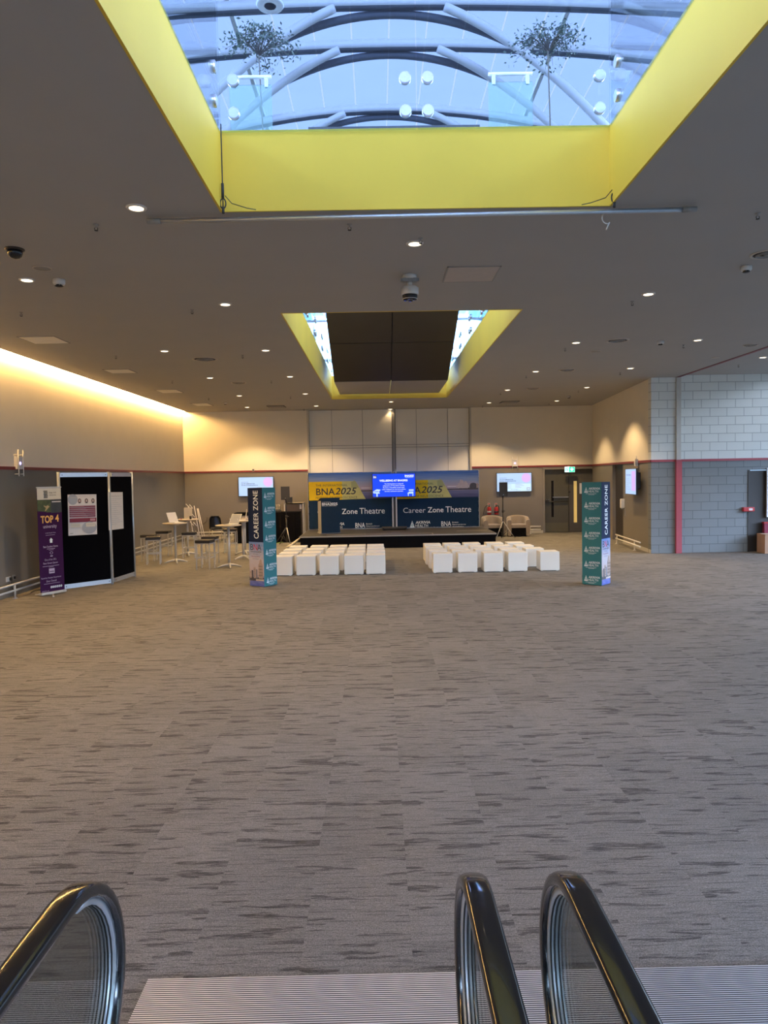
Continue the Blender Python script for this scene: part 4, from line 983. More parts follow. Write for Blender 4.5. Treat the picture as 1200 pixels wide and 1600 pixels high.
mb = MB(); mb.box((w * .45, h * .2, -.17), (w * .62, h * .8, -.035)); mb.box((w * .80, h * .25, -.12), (w * .93, h * .85, -.035)); mb.build('wall_bracket', 'black_plastic', root, mtx=FF)
# ================================================================== SPEAKERS AND TECH TABLE
def speaker_stand(label, x, y, ztop, feet):
    root = thing('speaker_stand', label, 'speaker stand', (x, y, 0))
    mb = MB(); mb.cyl((0, 0, .12), (0, 0, .95), .022); mb.cyl((0, 0, .95), (0, 0, ztop), .017); mb.build('pole', 'black_plastic', root)
    mb = MB(); mb.cyl((0, 0, .9), (0, 0, .99), .034); mb.cyl((.03, 0, .95), (.08, 0, .95), .012); mb.build('height_collar', 'black_plastic', root)
    for k, (dx, dy, mt) in enumerate(feet):
        b = MB(); b.cyl((0, 0, .62), (dx, dy, .02), .013); b.build('leg', mt, root)
        MB().cyl((0, 0, .14), (dx * .5, dy * .5, .33), .009).build('brace', 'black_plastic', root)
    return root
def speaker(label, x, y, z0, z1, w=.28, d=.28, rz=0):
    root = thing('loudspeaker', label, 'loudspeaker', (x, y, z0), rz); h = z1 - z0
    mb = MB(); mb.poly([(-w / 2, -d / 2, 0), (w / 2, -d / 2, 0), (w * .33, d / 2, 0), (-w * .33, d / 2, 0)], h); mb.build('cabinet', 'black_plastic', root)
    MB().box((-w / 2 + .012, -d / 2 - .008, .012), (w / 2 - .012, -d / 2, h - .012)).build('grille', 'grille_dark', root)
    MB().box((-.008, -d / 2 - .01, .05), (.008, -d / 2 - .008, .065)).build('badge', 'chrome', root)
    MB().cyl((0, 0, -.03), (0, 0, .0), .03).build('pole_socket', 'black_plastic', root)
p = onz(785, 843, 0); y = 24.2; x = ony(785.5, 775, y).x
zt1, zt0 = ony(785, 753.5, y).z, ony(785, 775.5, y).z
speaker_stand('black tripod speaker stand right of the stage with two pale legs', x, y, zt0 - .031, [(-.28, -.22, 'silver_paint'), (.38, -.1, 'silver_paint'), (.02, .4, 'black_plastic')])
speaker('black loudspeaker on its stand right of the stage, before the right wall screen', x, y, zt0, zt1)
y = 23.2; x = ony(446.6, 770, y).x; zt1, zt0 = ony(446, 760, y).z, ony(446, 781, y).z
speaker_stand('black tripod speaker stand left of the stage with one pale leg', x, y, zt0 - .031, [(.14, -.22, 'silver_paint'), (-.42, .05, 'black_plastic'), (-.3, .5, 'black_plastic')])
speaker('black loudspeaker on its stand left of the stage', x, y, zt0, zt1)
# black draped table
ta = Vector((ony(366, 800, 24.6).x, 24.5, 0)); tb_ = Vector((ony(468, 800, 24.6).x, 24.5, 0)); w = tb_.x - ta.x; hT = 1.03
root = thing('draped_table', 'table covered to the floor with black cloth left of the stage', 'table', ((ta.x + tb_.x) / 2, 24.85, 0), R(2))
mb = MB(); n_ = 60; t = bmesh.new(); top = []; bot = []
for i in range(n_ + 1):
    s_ = i / n_; x = -w / 2 + w * s_; off_ = .018 * math.sin(s_ * 95) + .01 * math.sin(s_ * 41)
    top.append(t.verts.new((x, -.35, hT))); bot.append(t.verts.new((x, -.37 + off_, .01)))
for i in range(n_): f = t.faces.new((bot[i], bot[i + 1], top[i + 1], top[i])); f.smooth = True
mb._merge(t); mb.box((-w / 2, -.35, .01), (-w / 2 + .01, .35, hT)); mb.box((w / 2 - .01, -.35, .01), (w / 2, .35, hT)); mb.box((-w / 2, -.35, hT - .01), (w / 2, .35, hT)); mb.build('tablecloth', 'black_cloth', root)
TB = root.location
for i, (dx, dy) in enumerate(((-w / 2 + .08, -.28), (w / 2 - .08, -.28), (-w / 2 + .08, .28), (w / 2 - .08, .28))): MB().cyl((dx, dy, 0), (dx, dy, hT - .02), .02).build('leg', 'steel', root)
# mixing desk
x = ony(432, 795, 24.75).x
root = thing('mixing_desk', 'small mixing desk with a raised lid on the black draped table', 'mixing desk', (x, 24.75, hT))
mb = MB(); mb.poly([(-.14, -.15, 0), (.14, -.15, 0), (.14, .2, 0), (-.14, .2, 0)], .06); mb.build('body', 'black_plastic', root)
mb = MB(); mb.poly([(-.14, .0, .05), (.14, 0, .05), (.11, .17, .26), (-.14, .17, .26)], .015); mb.build('panel', 'grille_dark', root)
mb = MB()
for i in range(5):
    for j in range(3): mb.cyl((-.11 + .05 * i, .03 + .045 * j, .1 + .055 * j), (-.11 + .05 * i, .015 + .045 * j, .12 + .055 * j), .012)
mb.build('knob', 'fixture_light', root)
mb = MB(); mb.box((-.13, .15, .245), (.10, .19, .262)); mb.build('top_edge', 'fixture_light', root)
# equipment rack with pale edging
YK = 25.45; a = ony(444.8, 834, YK); b = ony(474, 785.5, YK)
w = b.x - a.x; h = b.z
root = thing('equipment_rack', 'tall equipment rack with pale metal edges behind the draped table', 'equipment rack', ((a.x + b.x) / 2, YK, 0))
mb = MB(); e = .018
for dx in (-w / 2, w / 2 - 2 * e):
    for dy in (0, .5): mb.box((dx, dy, 0), (dx + 2 * e, dy + 2 * e, h))
for dy in (0, .5):
    mb.box((-w / 2, dy, h - 2 * e), (w / 2, dy + 2 * e, h))
mb.box((-w / 2, .036, h - 2 * e), (-w / 2 + 2 * e, .5, h)); mb.box((w / 2 - 2 * e, .036, h - 2 * e), (w / 2, .5, h)); mb.build('edging', 'white_metal', root)
MB().box((-w / 2 + .036, .04, .05), (w / 2 - .036, .5, h - .02)).build('case', 'tech_wood', root)
MB().box((w / 2 - .14, .02, h - .22), (w / 2 - .07, .04, h - .06)).build('label_plate', 'paper', root)
MB().box((-w / 2 + .036, -.0, h - .035), (w / 2 - .036, .53, h - .0)).build('lid', 'fixture_light', root)
x0_, x1_ = ony(447, 780, 25.6).x, ony(455.5, 780, 25.6).x
root = thing('receiver_box', 'small black box on top of the equipment rack behind left loudspeaker', 'electronic device', ((x0_ + x1_) / 2, 25.65, h))
MB().box((-.12, -.1, .0), (.12, .1, .2), bev=.01).build('housing', 'black_plastic', root)
MB().box((-.1, -.106, .03), (.1, -.1, .17)).build('front_plate', 'grille_dark', root)
p = onz(436, 848, 0)
mb = MB(); mb.tube([(p.x - .12, p.y - .5, .012), (p.x, p.y - .2, .012), (p.x + .1, p.y, .012), (p.x + .22, p.y + .2, .012)], .014, 6)
mb.build('floor_cable', 'hazard_green', label='short green cable on the floor beside the black draped table', cat='cable')
mb = MB(); P = [onz(457, 853, 0) + Vector((0, 0, .012))]
mb.tube([(-2.9, 22.35, .02), (-2.75, 22.3, .08), (-2.6, 22.35, .2), (-2.45, 22.3, .33)], [.03, .05, .04, .015], 8)
mb.build('cable_bundle', 'paper_warm', label='pale bundle of cable at the left corner of the stage', cat='cable')

# ================================================================== ARMCHAIRS, EXTINGUISHERS
def armchair(label, x, y, rz):
    root = thing('tub_chair', label, 'armchair', (x, y, 0), rz, 'taupe tub armchairs by the back wall')
    N = 28; t = bmesh.new(); rings = []
    for i in range(N + 1):
        s_ = i / N; a = math.pi * (1.0 + s_) + math.pi   # half turn round the back
        th = math.pi * s_
        # u shaped plan: straight arms then round back
        if s_ < .25: px_, py_ = .345, -.34 + (s_ / .25) * .30; nx, ny = 1, 0
        elif s_ > .75: px_, py_ = -.345, -.34 + ((1 - s_) / .25) * .30; nx, ny = -1, 0
        else:
            q = (s_ - .25) / .5 * math.pi; px_, py_ = .345 * math.cos(q), -.04 + .36 * math.sin(q); nx, ny = math.cos(q), math.sin(q)
        hh = .60 + .145 * (math.sin(max(0, min(1, (s_ - .12) / .76)) * math.pi) ** .9)
        tk = .075
        prof = [(-tk, .30), (-tk, hh - .05), (-tk * .7, hh - .012), (0, hh), (tk * .8, hh - .015), (tk * 1.1, hh - .07), (tk, .30), (tk * .8, .03), (-tk * .8, .03)]
        rings.append([t.verts.new((px_ + nx * o_, py_ + ny * o_, z_)) for o_, z_ in prof])
    k = len(rings[0])
    for a_, b_ in zip(rings, rings[1:]):
        for j in range(k): f = t.faces.new((a_[j], a_[(j + 1) % k], b_[(j + 1) % k], b_[j])); f.smooth = True
    t.faces.new(rings[0][::-1]); t.faces.new(rings[-1])
    mb = MB(); mb._merge(t); mb.build('back_and_arms', 'velvet', root)
    root.scale = (.93, .93, .98)
    MB().box((-.27, -.36, .31), (.27, .27, .44), bev=.035).build('seat_cushion', 'velvet', root)
    MB().box((-.265, -.33, .03), (.265, .25, .31)).build('base_panel', 'black_cloth', root)
    for dx, dy in ((-.3, -.28), (.3, -.28), (-.25, .22), (.25, .22)): MB().cyl((dx, dy, 0), (dx, dy, .04), .025).build('foot', 'black_plastic', root)
armchair('taupe tub armchair nearest the stage, turned slightly right, behind the loudspeaker stand', ony(770.5, 830, 25.3).x, 25.5, R(10))
armchair('taupe tub armchair further from the stage, facing the viewer', ony(809, 830, 25.3).x + .02, 25.4, R(-4))
for k, (px, lab) in enumerate(((764.5, 'red fire extinguisher with long hose on the back wall, left one'), (775.5, 'red fire extinguisher on the back wall, right one'))):
    Y_ = YB - .12; p = ony(px, 804, Y_); root = thing('fire_extinguisher', lab, 'fire extinguisher', (p.x, Y_, p.z)); 
    mb = MB(); mb.lathe([(0, 0), (.07, 0), (.075, .02), (.075, .22), (.06, .27), (.02, .29), (0, .29)], seg=20); mb.build('cylinder', 'extinguisher_red', root)
    MB().lathe([(.0755, .07), (.077, .07), (.077, .13), (.0755, .13)], seg=20).build('label_band', 'paper' if k == 0 else 'ink', root)
    mb = MB(); mb.cyl((0, 0, .28), (0, 0, .33), .025); mb.box((-.02, -.07, .32), (.02, .04, .34)); mb.box((-.02, -.07, .35), (.02, .03, .365)); mb.build('valve_handle', 'black_plastic', root)
    mb = MB(); mb.tube(smooth_pts([Vector(q) for q in ((0, 0, .32), (-.08, 0, .33), (-.16, 0, .25), (-.2, 0, .1), (-.22, 0, .0))] if k == 0 else [Vector(q) for q in ((0, 0, .32), (.07, 0, .32), (.10, 0, .2), (.09, 0, .08))], 4), .011, 8); mb.build('hose', 'black_plastic', root)
    MB().box((-.03, .07, .1), (.03, .12, .2)).build('wall_hook', 'black_plastic', root)
    p2 = ony(px - 2.5, 794.5, YB - .006); p3 = ony(px + 1.2, 786, YB - .006)
    root = thing('safety_sign', 'small pale extinguisher notice above the %s fire extinguisher' % ('left' if k == 0 else 'right'), 'sign', ((p2.x + p3.x) / 2, YB, p2.z))
    w = p3.x - p2.x; h = p3.z - p2.z
    MB().box((-w / 2, -.006, 0), (w / 2, 0, h)).build('board', 'paper_warm', root)
    art(root, [('R', 'extinguisher_red', .005, h - .05, w - .005, h - .015), ('R', 'ink_grey', .012, h * .45, w - .012, h * .5), ('R', 'ink_grey', .012, h * .3, w - .02, h * .34), ('R', 'ink_grey', .012, h * .15, w - .012, h * .19)], frame((-w / 2, -.0062, 0), (1, 0, 0), (0, 0, 1)))

# ================================================================== WALL FITTINGS
def caged_beacon(label, F_, s=1.0):
    root = bpy.data.objects.new('emergency_beacon', None); C.objects.link(root); root.matrix_world = F_; props(root, label, 'emergency light', None)
    MB().box((-.10 * s, -.11 * s, 0), (.10 * s, .13 * s, .07), bev=.01).build('housing', 'fixture_white', root)
    mb = MB()
    for u in (-.09, .09): mb.cyl((u * s, -.24 * s, .085), (u * s, .25 * s, .085), .009 * s); mb.cyl((u * s, .16 * s, 0), (u * s, .16 * s, .085), .008 * s); mb.cyl((u * s, -.2 * s, 0), (u * s, -.2 * s, .085), .008 * s)
    mb.cyl((-.09 * s, .12 * s, .085), (.09 * s, .12 * s, .085), .009 * s); mb.build('guard_bar', 'white_metal', root)
    MB().ball((0, 0, .07), .03 * s, (1, 1, .5)).build('indicator', 'purple_led', root)
p = ony(804, 724, YB); caged_beacon('white caged beacon with a small violet light above the right wall screen', frame((p.x, YB, p.z), (1, 0, 0), (0, 0, 1)))
p = onplane(26, 724, (XL, 0, 0), Vector((1, 0, 0))); caged_beacon('white caged beacon high on the left wall near the picture edge', frame((XL, p.y, p.z), (0, 1, 0), (0, 0, 1)), 1.05)
p = ony(396, 735, YB); root = thing('wall_sensor', 'tiny square sensor box on red rail above the left wall screen', 'sensor', (p.x, YB - .025, p.z - .03))
mb = MB(); mb.box((-.035, -.04, 0), (.035, 0, .08)); mb.build('housing', 'fixture_grey', root); MB().box((-.02, -.042, .02), (.02, -.04, .06)).build('lens', 'dark_glass', root)
q = onplane(997.5, 722, A, nrm); ua = (q - A).dot(d)
root = bpy.data.objects.new('wall_sensor', None); C.objects.link(root); root.matrix_world = AF @ Matrix.Translation((ua, q.z, 0)); props(root, 'small upright white sounder on the red rail above side screen', 'sensor', None)
MB().box((-.06, -.11, .025 * sgn), (.06, .09, .10 * sgn), bev=.01).build('housing', 'fixture_white', root); MB().cyl((.02, .09, .06 * sgn), (.02, .17, .06 * sgn), .008).build('aerial', 'fixture_white', root)
# white dispenser at the dark doorway edge
q = onplane(971.5, 786, A, nrm); ua = (q - A).dot(d) 
root = bpy.data.objects.new('hand_dispenser', None); C.objects.link(root); root.matrix_world = AF @ Matrix.Translation((ua + .32, q.z, 0)); props(root, 'white hand gel dispenser beside the dark doorway on the side wall', 'dispenser', None)
MB().box((-.07, -.14, 0), (.07, .14, .12 * sgn), bev=.03).build('housing', 'fixture_white', root); MB().box((-.03, -.17, .02 * sgn), (.03, -.13, .09 * sgn)).build('nozzle', 'fixture_grey', root)
# tall slim notices on the angled wall
for py0, py1, lab in ((757, 776, 'slim dark vertical strip notice above the hand gel dispenser'), (794, 806, 'slim dark vertical strip notice below the hand gel dispenser')):
    q0 = onplane(977, py1, A, nrm); q1 = onplane(977, py0, A, nrm); ua = (q0 - A).dot(d)
    o = MB().box((ua - .03, q0.z, 0), (ua + .03, q1.z, .012 * sgn), m=AF).build('strip_notice', 'fixture_grey', label=lab, cat='sign')
# exit sign
a = ony(882.3, 738, YB - .2); b = ony(898.3, 729, YB - .2); w = b.x - a.x; h = b.z - a.z
root = thing('exit_sign', 'glowing green and white emergency exit sign above the double door', 'exit sign', ((a.x + b.x) / 2, YB - .2, a.z))
MB().box((-w / 2, 0, 0), (w / 2, .05, h), bev=.004).build('lightbox', 'fixture_white', root)
MB().box((-w / 2 + .15, .02, h), (-w / 2 + .19, .19, h + .02)).build('wall_arm', 'fixture_white', root)
art(root, [('R', 'exit_white', .006, .006, w - .006, h - .006), ('R', 'exit_green', w * .42, .01, w - .01, h - .01), ('P', 'exit_green', [(w * .05, h * .2), (w * .12, h * .2), (w * .2, h * .8), (w * .12, h * .8)]), ('C', 'exit_green', w * .26, h * .78, .018, .022), ('P', 'exit_green', [(w * .2, h * .2), (w * .26, h * .2), (w * .34, h * .55), (w * .28, h * .66), (w * .22, h * .5)]),
           ('P', 'exit_white', [(w * .52, h * .55), (w * .60, h * .68), (w * .70, h * .45), (w * .80, h * .68), (w * .88, h * .55), (w * .70, h * .2)]), ('R', 'exit_white', w * .67, h * .4, w * .73, h * .85)], frame((-w / 2, -.001, 0), (1, 0, 0), (0, 0, 1)))
x = ony(935, 745, YB).x
root = thing('door_closer_box', 'black closer box on the wall right of double door', 'door closer', (x, YB, ony(935, 745, YB).z))
MB().box((-.07, -.1, 0), (.07, 0, .2), bev=.01).build('housing', 'black_plastic', root); MB().box((-.02, -.12, .03), (.02, -.1, .16)).build('arm', 'steel', root)
# low bumper rails on posts
def bumper(label, pts, mat='white_metal', n=None, zs_=(.155, .27), step=1.3):
    root = thing('bumper_rail', label, 'bumper rail', pts[0]); p0 = Vector(pts[0]); p1 = Vector(pts[1]); d_ = p1 - p0; L_ = d_.length
    for z_ in zs_: MB().cyl((0, 0, z_), (d_.x, d_.y, z_), .021, seg=10).build('rail', mat, root)
    for i in range(int(L_ / step) + 1):
        q = d_.normalized() * min(.15 + i * step, L_ - .05); mb = MB(); mb.cyl((q.x, q.y, 0), (q.x, q.y, zs_[-1]), .018, seg=10); mb.cyl((q.x, q.y, 0), (q.x, q.y, .012), .045, seg=12); mb.build('post', mat, root)
bumper('pale double bumper rail along the foot of the left wall', [(XL + .22, 9.5, 0), (XL + .22, 26.2, 0)], 'silver_paint')
bumper('pale low bumper rail on the back wall behind the black chair', [(ony(300, 834, 26.3).x, 26.28, 0), (ony(345, 834, 26.3).x + .5, 26.28, 0)], 'white_metal')
bumper('white low bumper rail on the back wall right of the armchairs', [(ony(826, 830, 26.2).x - .1, 26.2, 0), (ony(845, 830, 26.2).x, 26.2, 0)], 'white_metal')
w0 = A + d * (u1 + .0) + nrm * .22; w1 = A + d * (L - .25) + nrm * .22
bumper('white low bumper rail on posts along the angled side wall', [(w0.x, w0.y, 0), (w1.x, w1.y, 0)], 'white_metal', step=2.0)
# socket and its lead
p = onplane(12, 905, (XL, 0, 0), Vector((1, 0, 0)))
root = thing('wall_socket', 'white double socket low on the left wall with black plug', 'socket', (XL, p.y, p.z))
MB().box((0, -.07, -.045), (.02, .08, .045), bev=.004).build('face_plate', 'fixture_white', root); MB().box((.02, .02, -.035), (.06, .07, .03), bev=.006).build('plug', 'black_plastic', root)
mb = MB(); mb.tube(smooth_pts([Vector((.05, .045, -.03)), Vector((.06, .05, -.2)), Vector((.12, .1, -.35)), Vector((.16, .3, -.5)), Vector((.2, .5, -p.z + .015)), Vector((.3, .9, -p.z + .015))], 4), .006, 6); mb.build('lead', 'black_plastic', root)
p = onplane(21, 902, (XL, 0, 0), Vector((1, 0, 0)))
root = thing('data_outlet', 'small grey data outlet right of the white wall socket', 'socket', (XL, p.y, p.z))
MB().box((0, -.05, -.045), (.015, .05, .045), bev=.004).build('face_plate', 'fixture_grey', root); MB().box((.015, -.02, -.03), (.04, .02, .02)).build('connector', 'black_plastic', root)
# call point, noticeboard and box at the right edge
a = ony(1162, 799.5, YW - .1); b = ony(1179.5, 792.3, YW - .1)
root = thing('red_barrier_unit', 'small red box with a white tag across the dark door edge', 'wall unit', ((a.x + b.x) / 2, YW, a.z)); w = b.x - a.x; h = b.z - a.z
MB().box((-w / 2, -.1, 0), (w / 2, 0, h), bev=.02).build('housing', 'extinguisher_red', root); MB().box((-.01, -.106, .03), (.09, -.1, h - .03), bev=.002).build('tag', 'paper', root)
a = ony(1198.2, 808, YW - .05)
root = thing('notice_board', 'pale framed notice board at the right edge of picture', 'notice board', (a.x + .35, YW - .0, a.z)); hh = ony(1199, 731, YW).z - a.z
MB().box((-.35, -.04, 0), (.35, -.01, hh)).build('board', 'paper', root)
mb = MB(); mb.box((-.35, -.05, 0), (-.335, -.041, hh)); mb.box((.335, -.05, 0), (.35, -.041, hh)); mb.box((-.335, -.05, 0), (.335, -.041, .015)); mb.box((-.335, -.05, hh - .015), (.335, -.041, hh)); mb.build('frame', 'frame_alu', root)
a = ony(1193.5, 867, YW - .5)
root = thing('cardboard_box', 'brown cardboard box on the floor at the right edge of picture', 'box', (a.x + .25, YW - .35, 0))
MB().box((-.25, -.2, 0), (.25, .2, .5)).build('carton', 'cardboard', root); MB().box((-.25, -.03, .5), (.25, .03, .502)).build('packing_tape', 'paper_warm', root)
art(root, [('C', 'ink_grey', .1, .13, .03, .04), ('C', 'cardboard', .1, .13, .02, .028), ('R', 'ink_grey', .07, .06, .2, .07)], frame((-.25, -.2005, 0), (1, 0, 0), (0, 0, 1)))
a = ony(1196.5, 836, YW - .2)
root = thing('red_bin', 'dark red container behind the cardboard box at right edge', 'container', (a.x + .25, YW - .12, 0))
MB().box((-.25, -.01, .0), (.25, .1, a.z + .3), bev=.01).build('body', 'maroon', root); MB().box((-.26, -.015, a.z + .3), (.26, .105, a.z + .34)).build('rim', 'extinguisher_red', root)
# ================================================================== BAR STOOLS, HIGH TABLES
HS = .715
def make_stool():
    root = thing('bar_stool', 'x', 'bar stool', (0, 0, 0), 0, 'black seated bar stools around the high tables')
    MB().box((-.185, -.185, HS - .075), (.185, .185, HS), bev=.018).build('seat', 'black_vinyl', root)
    mb = MB(); q = .165
    for a, b in (((-q, -q), (q, -q)), ((q, -q), (q, q)), ((q, q), (-q, q)), ((-q, q), (-q, -q))):
        mb.box((min(a[0], b[0]) - .011, min(a[1], b[1]) - .011, HS - .098), (max(a[0], b[0]) + .011, max(a[1], b[1]) + .011, HS - .076))
    mb.build('seat_frame', 'silver_paint', root)
    for sx in (-1, 1):
        for sy in (-1, 1): MB().box((sx * q - .012, sy * q - .012, 0), (sx * q + .012, sy * q + .012, HS - .098)).build('leg', 'silver_paint', root)
    mb = MB()
    for sx in (-1, 1): mb.box((sx * q - .009, -q + .012, .27), (sx * q + .009, q - .012, .29)); 
    for sy in (-1, 1): mb.box((-q + .012, sy * q - .009, .27), (q - .012, sy * q + .009, .29))
    mb.build('footrest', 'silver_paint', root)
    return root
stools = [(241, 881, 12, 'bar stool left of the nearest left high table, front one of two close together'), (233.5, 876, 4, 'bar stool half hidden behind the leftmost front stool'), (257, 867.5, 0, 'bar stool left of the first table pole, further back by the wall'),
          (297, 871, 5, 'bar stool between the two left high tables'), (321.5, 889, -8, 'bar stool nearest to the viewer, left of the nearest right high table'), (329.5, 881, -3, 'bar stool directly behind the nearest one'), (361, 863.5, 3, 'bar stool behind the right high table, next to the black table cloth')]
s0 = None
for px, py, rz_d, lab in stools:
    p = onz(px, py)
    if s0 is None: s0 = o = make_stool()
    else: o = copy_tree(s0)
    o.location = p; o.rotation_euler = (0, 0, R(rz_d)); o['label'] = lab
TH = 1.055
def make_table():
    root = thing('high_table', 'x', 'high table', (0, 0, 0), 0, 'round high tables on cross feet')
    MB().lathe([(0, TH - .03), (.29, TH - .03), (.315, TH - .018), (.315, TH - .004), (.31, TH), (0, TH)], seg=40).build('tabletop', 'table_top', root)
    mb = MB(); mb.cyl((0, 0, .05), (0, 0, TH - .04), .032, seg=18); mb.cyl((0, 0, TH - .06), (0, 0, TH - .03), .10, .12, seg=18); mb.build('pole', 'silver_paint', root)
    mb = MB()
    for k in range(4):
        a = R(35 + 90 * k); c_, s_ = math.cos(a), math.sin(a)
        P = [Vector((c_ * r_, s_ * r_, z_)) for r_, z_ in ((.0, .075), (.1, .068), (.2, .045), (.29, .015))]
        mb.tube(smooth_pts(P, 4), [.03] * 5 + [.024] * 4 + [.016] * 4, 8)
    mb.cyl((0, 0, .03), (0, 0, .12), .045, .034); mb.build('cross_foot', 'silver_paint', root)
    return root
tabs = [(275, 879.5, 'high table on the left with a tilted white laptop on it'), (294, 868, 'high table in the left corner with a white card stand on it'), (358.5, 887, 'high table nearest to the viewer holding a silver laptop'), (380.5, 873.5, 'high table half hidden by the pillar, with a white laptop on it'), (383.5, 865.5, 'high table hidden behind the other one beside the pillar')]
t0 = None; TL = []
for px, py, lab in tabs:
    p = onz(px, py)
    if t0 is None: t0 = o = make_table()
    else: o = copy_tree(t0)
    o.location = p; o.rotation_euler = (0, 0, R(random.uniform(-20, 20))); o['label'] = lab; TL.append(p)
def laptop(label, base, rz_, open_, dx=0, dy=0, mat='white_metal', scr='paper'):
    root = thing('laptop', label, 'laptop', (base.x + dx, base.y + dy, TH + .002), R(rz_))
    MB().box((-.15, -.10, 0), (.15, .10, .014), bev=.003).build('keyboard_base', mat, root)
    t = R(open_)
    m_ = Matrix.Translation((0, .10, .014)) @ Matrix.Rotation(-t, 4, 'X')
    MB().box((-.15, 0, 0), (.15, .008, .28), bev=.003).build('lid', mat, root, mtx=m_)
    MB().box((-.14, -.001, .01), (.14, 0, .27)).build('display', scr, root, mtx=m_)
    mb = MB(); mb.cyl((-.12, .15, .0), (-.12, .115, .14), .005); mb.cyl((.12, .15, .0), (.12, .115, .14), .005); mb.build('support_leg', mat, root)
laptop('white laptop tilted back on the high table at the left', TL[0], 55, 25, .05, 0)
laptop('silver laptop with grey screen on the nearest high table', TL[2], -28, 32, .06, .02, 'aluminium', 'ink_light')
laptop('white laptop seen side on upon the table beside the pillar', TL[3], -78, 8, -.02, 0)
p = TL[1]
root = thing('card_stand', 'white printed card standing on the left corner high table', 'card stand', (p.x + .04, p.y - .02, TH), R(-6))
MB().box((-.12, -.003, .0), (.12, .003, .33)).build('card', 'paper_warm', root); MB().box((-.13, -.04, 0), (.13, .04, .008)).build('base', 'white_metal', root)
art(root, [('R', 'ink_light', .03, .27 - .035 * i, .21 - .02 * (i % 3), .275 - .035 * i) for i in range(7)], frame((-.12, -.0035, 0), (1, 0, 0), (0, 0, 1)))
root = thing('dark_cup', 'small dark cup beside the white card on the corner table', 'cup', (p.x + .14, p.y - .14, TH))
mb = MB(); mb.lathe([(0, 0), (.028, 0), (.036, .09), (.033, .09), (.026, .008), (0, .008)], seg=18); mb.build('cup_body', 'black_vinyl', root)
MB().lathe([(.0325, .05), (.0335, .05), (.0345, .065), (.0335, .065)], seg=18).build('sleeve', 'grille_dark', root)
root = thing('red_box', 'tiny red item on the left corner high table', 'box', (p.x - .14, p.y - .1, TH))
MB().box((-.03, -.02, 0), (.03, .02, .03), bev=.003).build('carton', 'pink_ink', root); MB().box((-.03, -.021, .01), (.03, -.02, .02)).build('stripe', 'extinguisher_red', root)
# flat screens and papers on the hidden table
p = TL[4]
root = thing('stacked_papers', 'dark folder lying on the table behind the pillar', 'folder', (p.x - .02, p.y - .05, TH))
MB().box((-.15, -.11, 0), (.15, .11, .05), bev=.004).build('folder_block', 'ink_grey', root); MB().box((-.152, -.112, .05), (.152, .112, .055)).build('cover', 'ink', root)
# black chair
p = ony(340, 845, 25.35)
root = thing('stacking_chair', 'black plastic chair with thin metal legs by the back wall', 'chair', (p.x, 25.3, 0), R(28))
t = bmesh.new(); g_ = []
for i in range(13):
    s_ = i / 12; row = []
    for j in range(9):
        u = (j / 8 - .5) * 2
        if s_ < .5: y_ = -.2 + s_ * 2 * .38; z_ = .45 - .02 * math.sin(s_ * 2 * math.pi) + .02 * u * u; ww = .22
        else: q = (s_ - .5) * 2; y_ = .18 + .10 * q - .05 * u * u * q; z_ = .45 + .44 * q; ww = .22 - .02 * q - (.06 * max(0, q - .8) * 5 * abs(u))
        row.append(t.verts.new((u * ww, y_ + .02 * (1 - u * u), z_)))
    g_.append(row)
for a_, b_ in zip(g_, g_[1:]):
    for j in range(8): f = t.faces.new((a_[j], a_[j + 1], b_[j + 1], b_[j])); f.smooth = True
r_ = bmesh.ops.solidify(t, geom=t.faces[:], thickness=.015)
mb = MB(); mb._merge(t); mb.build('seat_shell', 'black_plastic', root)
for sx in (-1, 1):
    MB().tube([(sx * .2, .18, .44), (sx * .22, .2, .3), (sx * .23, .26, 0)], .011, 8).build('leg', 'silver_paint', root)
    MB().tube([(sx * .2, -.16, .44), (sx * .22, -.18, .3), (sx * .23, -.24, 0)], .011, 8).build('leg', 'silver_paint', root)
MB().tube([(-.2, .18, .43), (-.2, -.16, .43), (.2, -.16, .43), (.2, .18, .43)], .01, 8).build('seat_frame', 'silver_paint', root)
# zigzag brochure stand in the corner
p = ony(300, 840, 24.2)
root = thing('brochure_stand', 'white zigzag brochure stand with sloping shelves in the left corner', 'brochure stand', (p.x, 24.6, 0), R(-20))
mb = MB()
for sx in (-.12, .12): mb.tube([(sx - .12, 0, 1.3), (sx + .10, 0, .05)], .012, 8)
mb.tube([(.02, .2, 1.2), (.36, .1, .02)], .012, 8); mb.tube([(-.02, .2, 1.2), (.26, .1, .02)], .012, 8); mb.build('frame', 'white_metal', root)
for i in range(4):
    x = -.22 + .06 * i; z = 1.25 - .3 * i
    MB().tube([(x - .02 + i * .01, -.12, z + .12), (x + .05 + i * .01, -.02, z - .02), (x + .12 + i * .01, -.12, z + .1), (x + .18 + i * .01, -.02, z - .04)], .012, 6).build('shelf', 'white_metal', root)
mb = MB(); mb.box((-.02, .18, .02), (.34, .2, .05)); mb.build('foot_bar', 'white_metal', root)
root = thing('wall_cable', 'thin brown cable drooping on the wall beside the black chair', 'cable', (-6.0, 26.45, 1.0))
mb = MB(); P = [ony(306, 812, 26.44), ony(311, 817, 26.44), ony(318, 818.5, 26.44), ony(323, 814, 26.44), ony(324, 808, 26.44)]
mb.tube(smooth_pts([q - root.location for q in P], 4), .012, 6); mb.build('lead', 'bark', root)
root_ = ony(302, 843, 26.3); 
root = thing('low_socket', 'pale double socket low behind the bar stools', 'socket', (root_.x, YB - .015, .18))
MB().box((-.16, -.02, -.05), (.16, 0, .05), bev=.004).build('face_plate', 'fixture_white', root); MB().box((-.1, -.05, -.03), (-.03, -.02, .03)).build('plug', 'black_plastic', root)

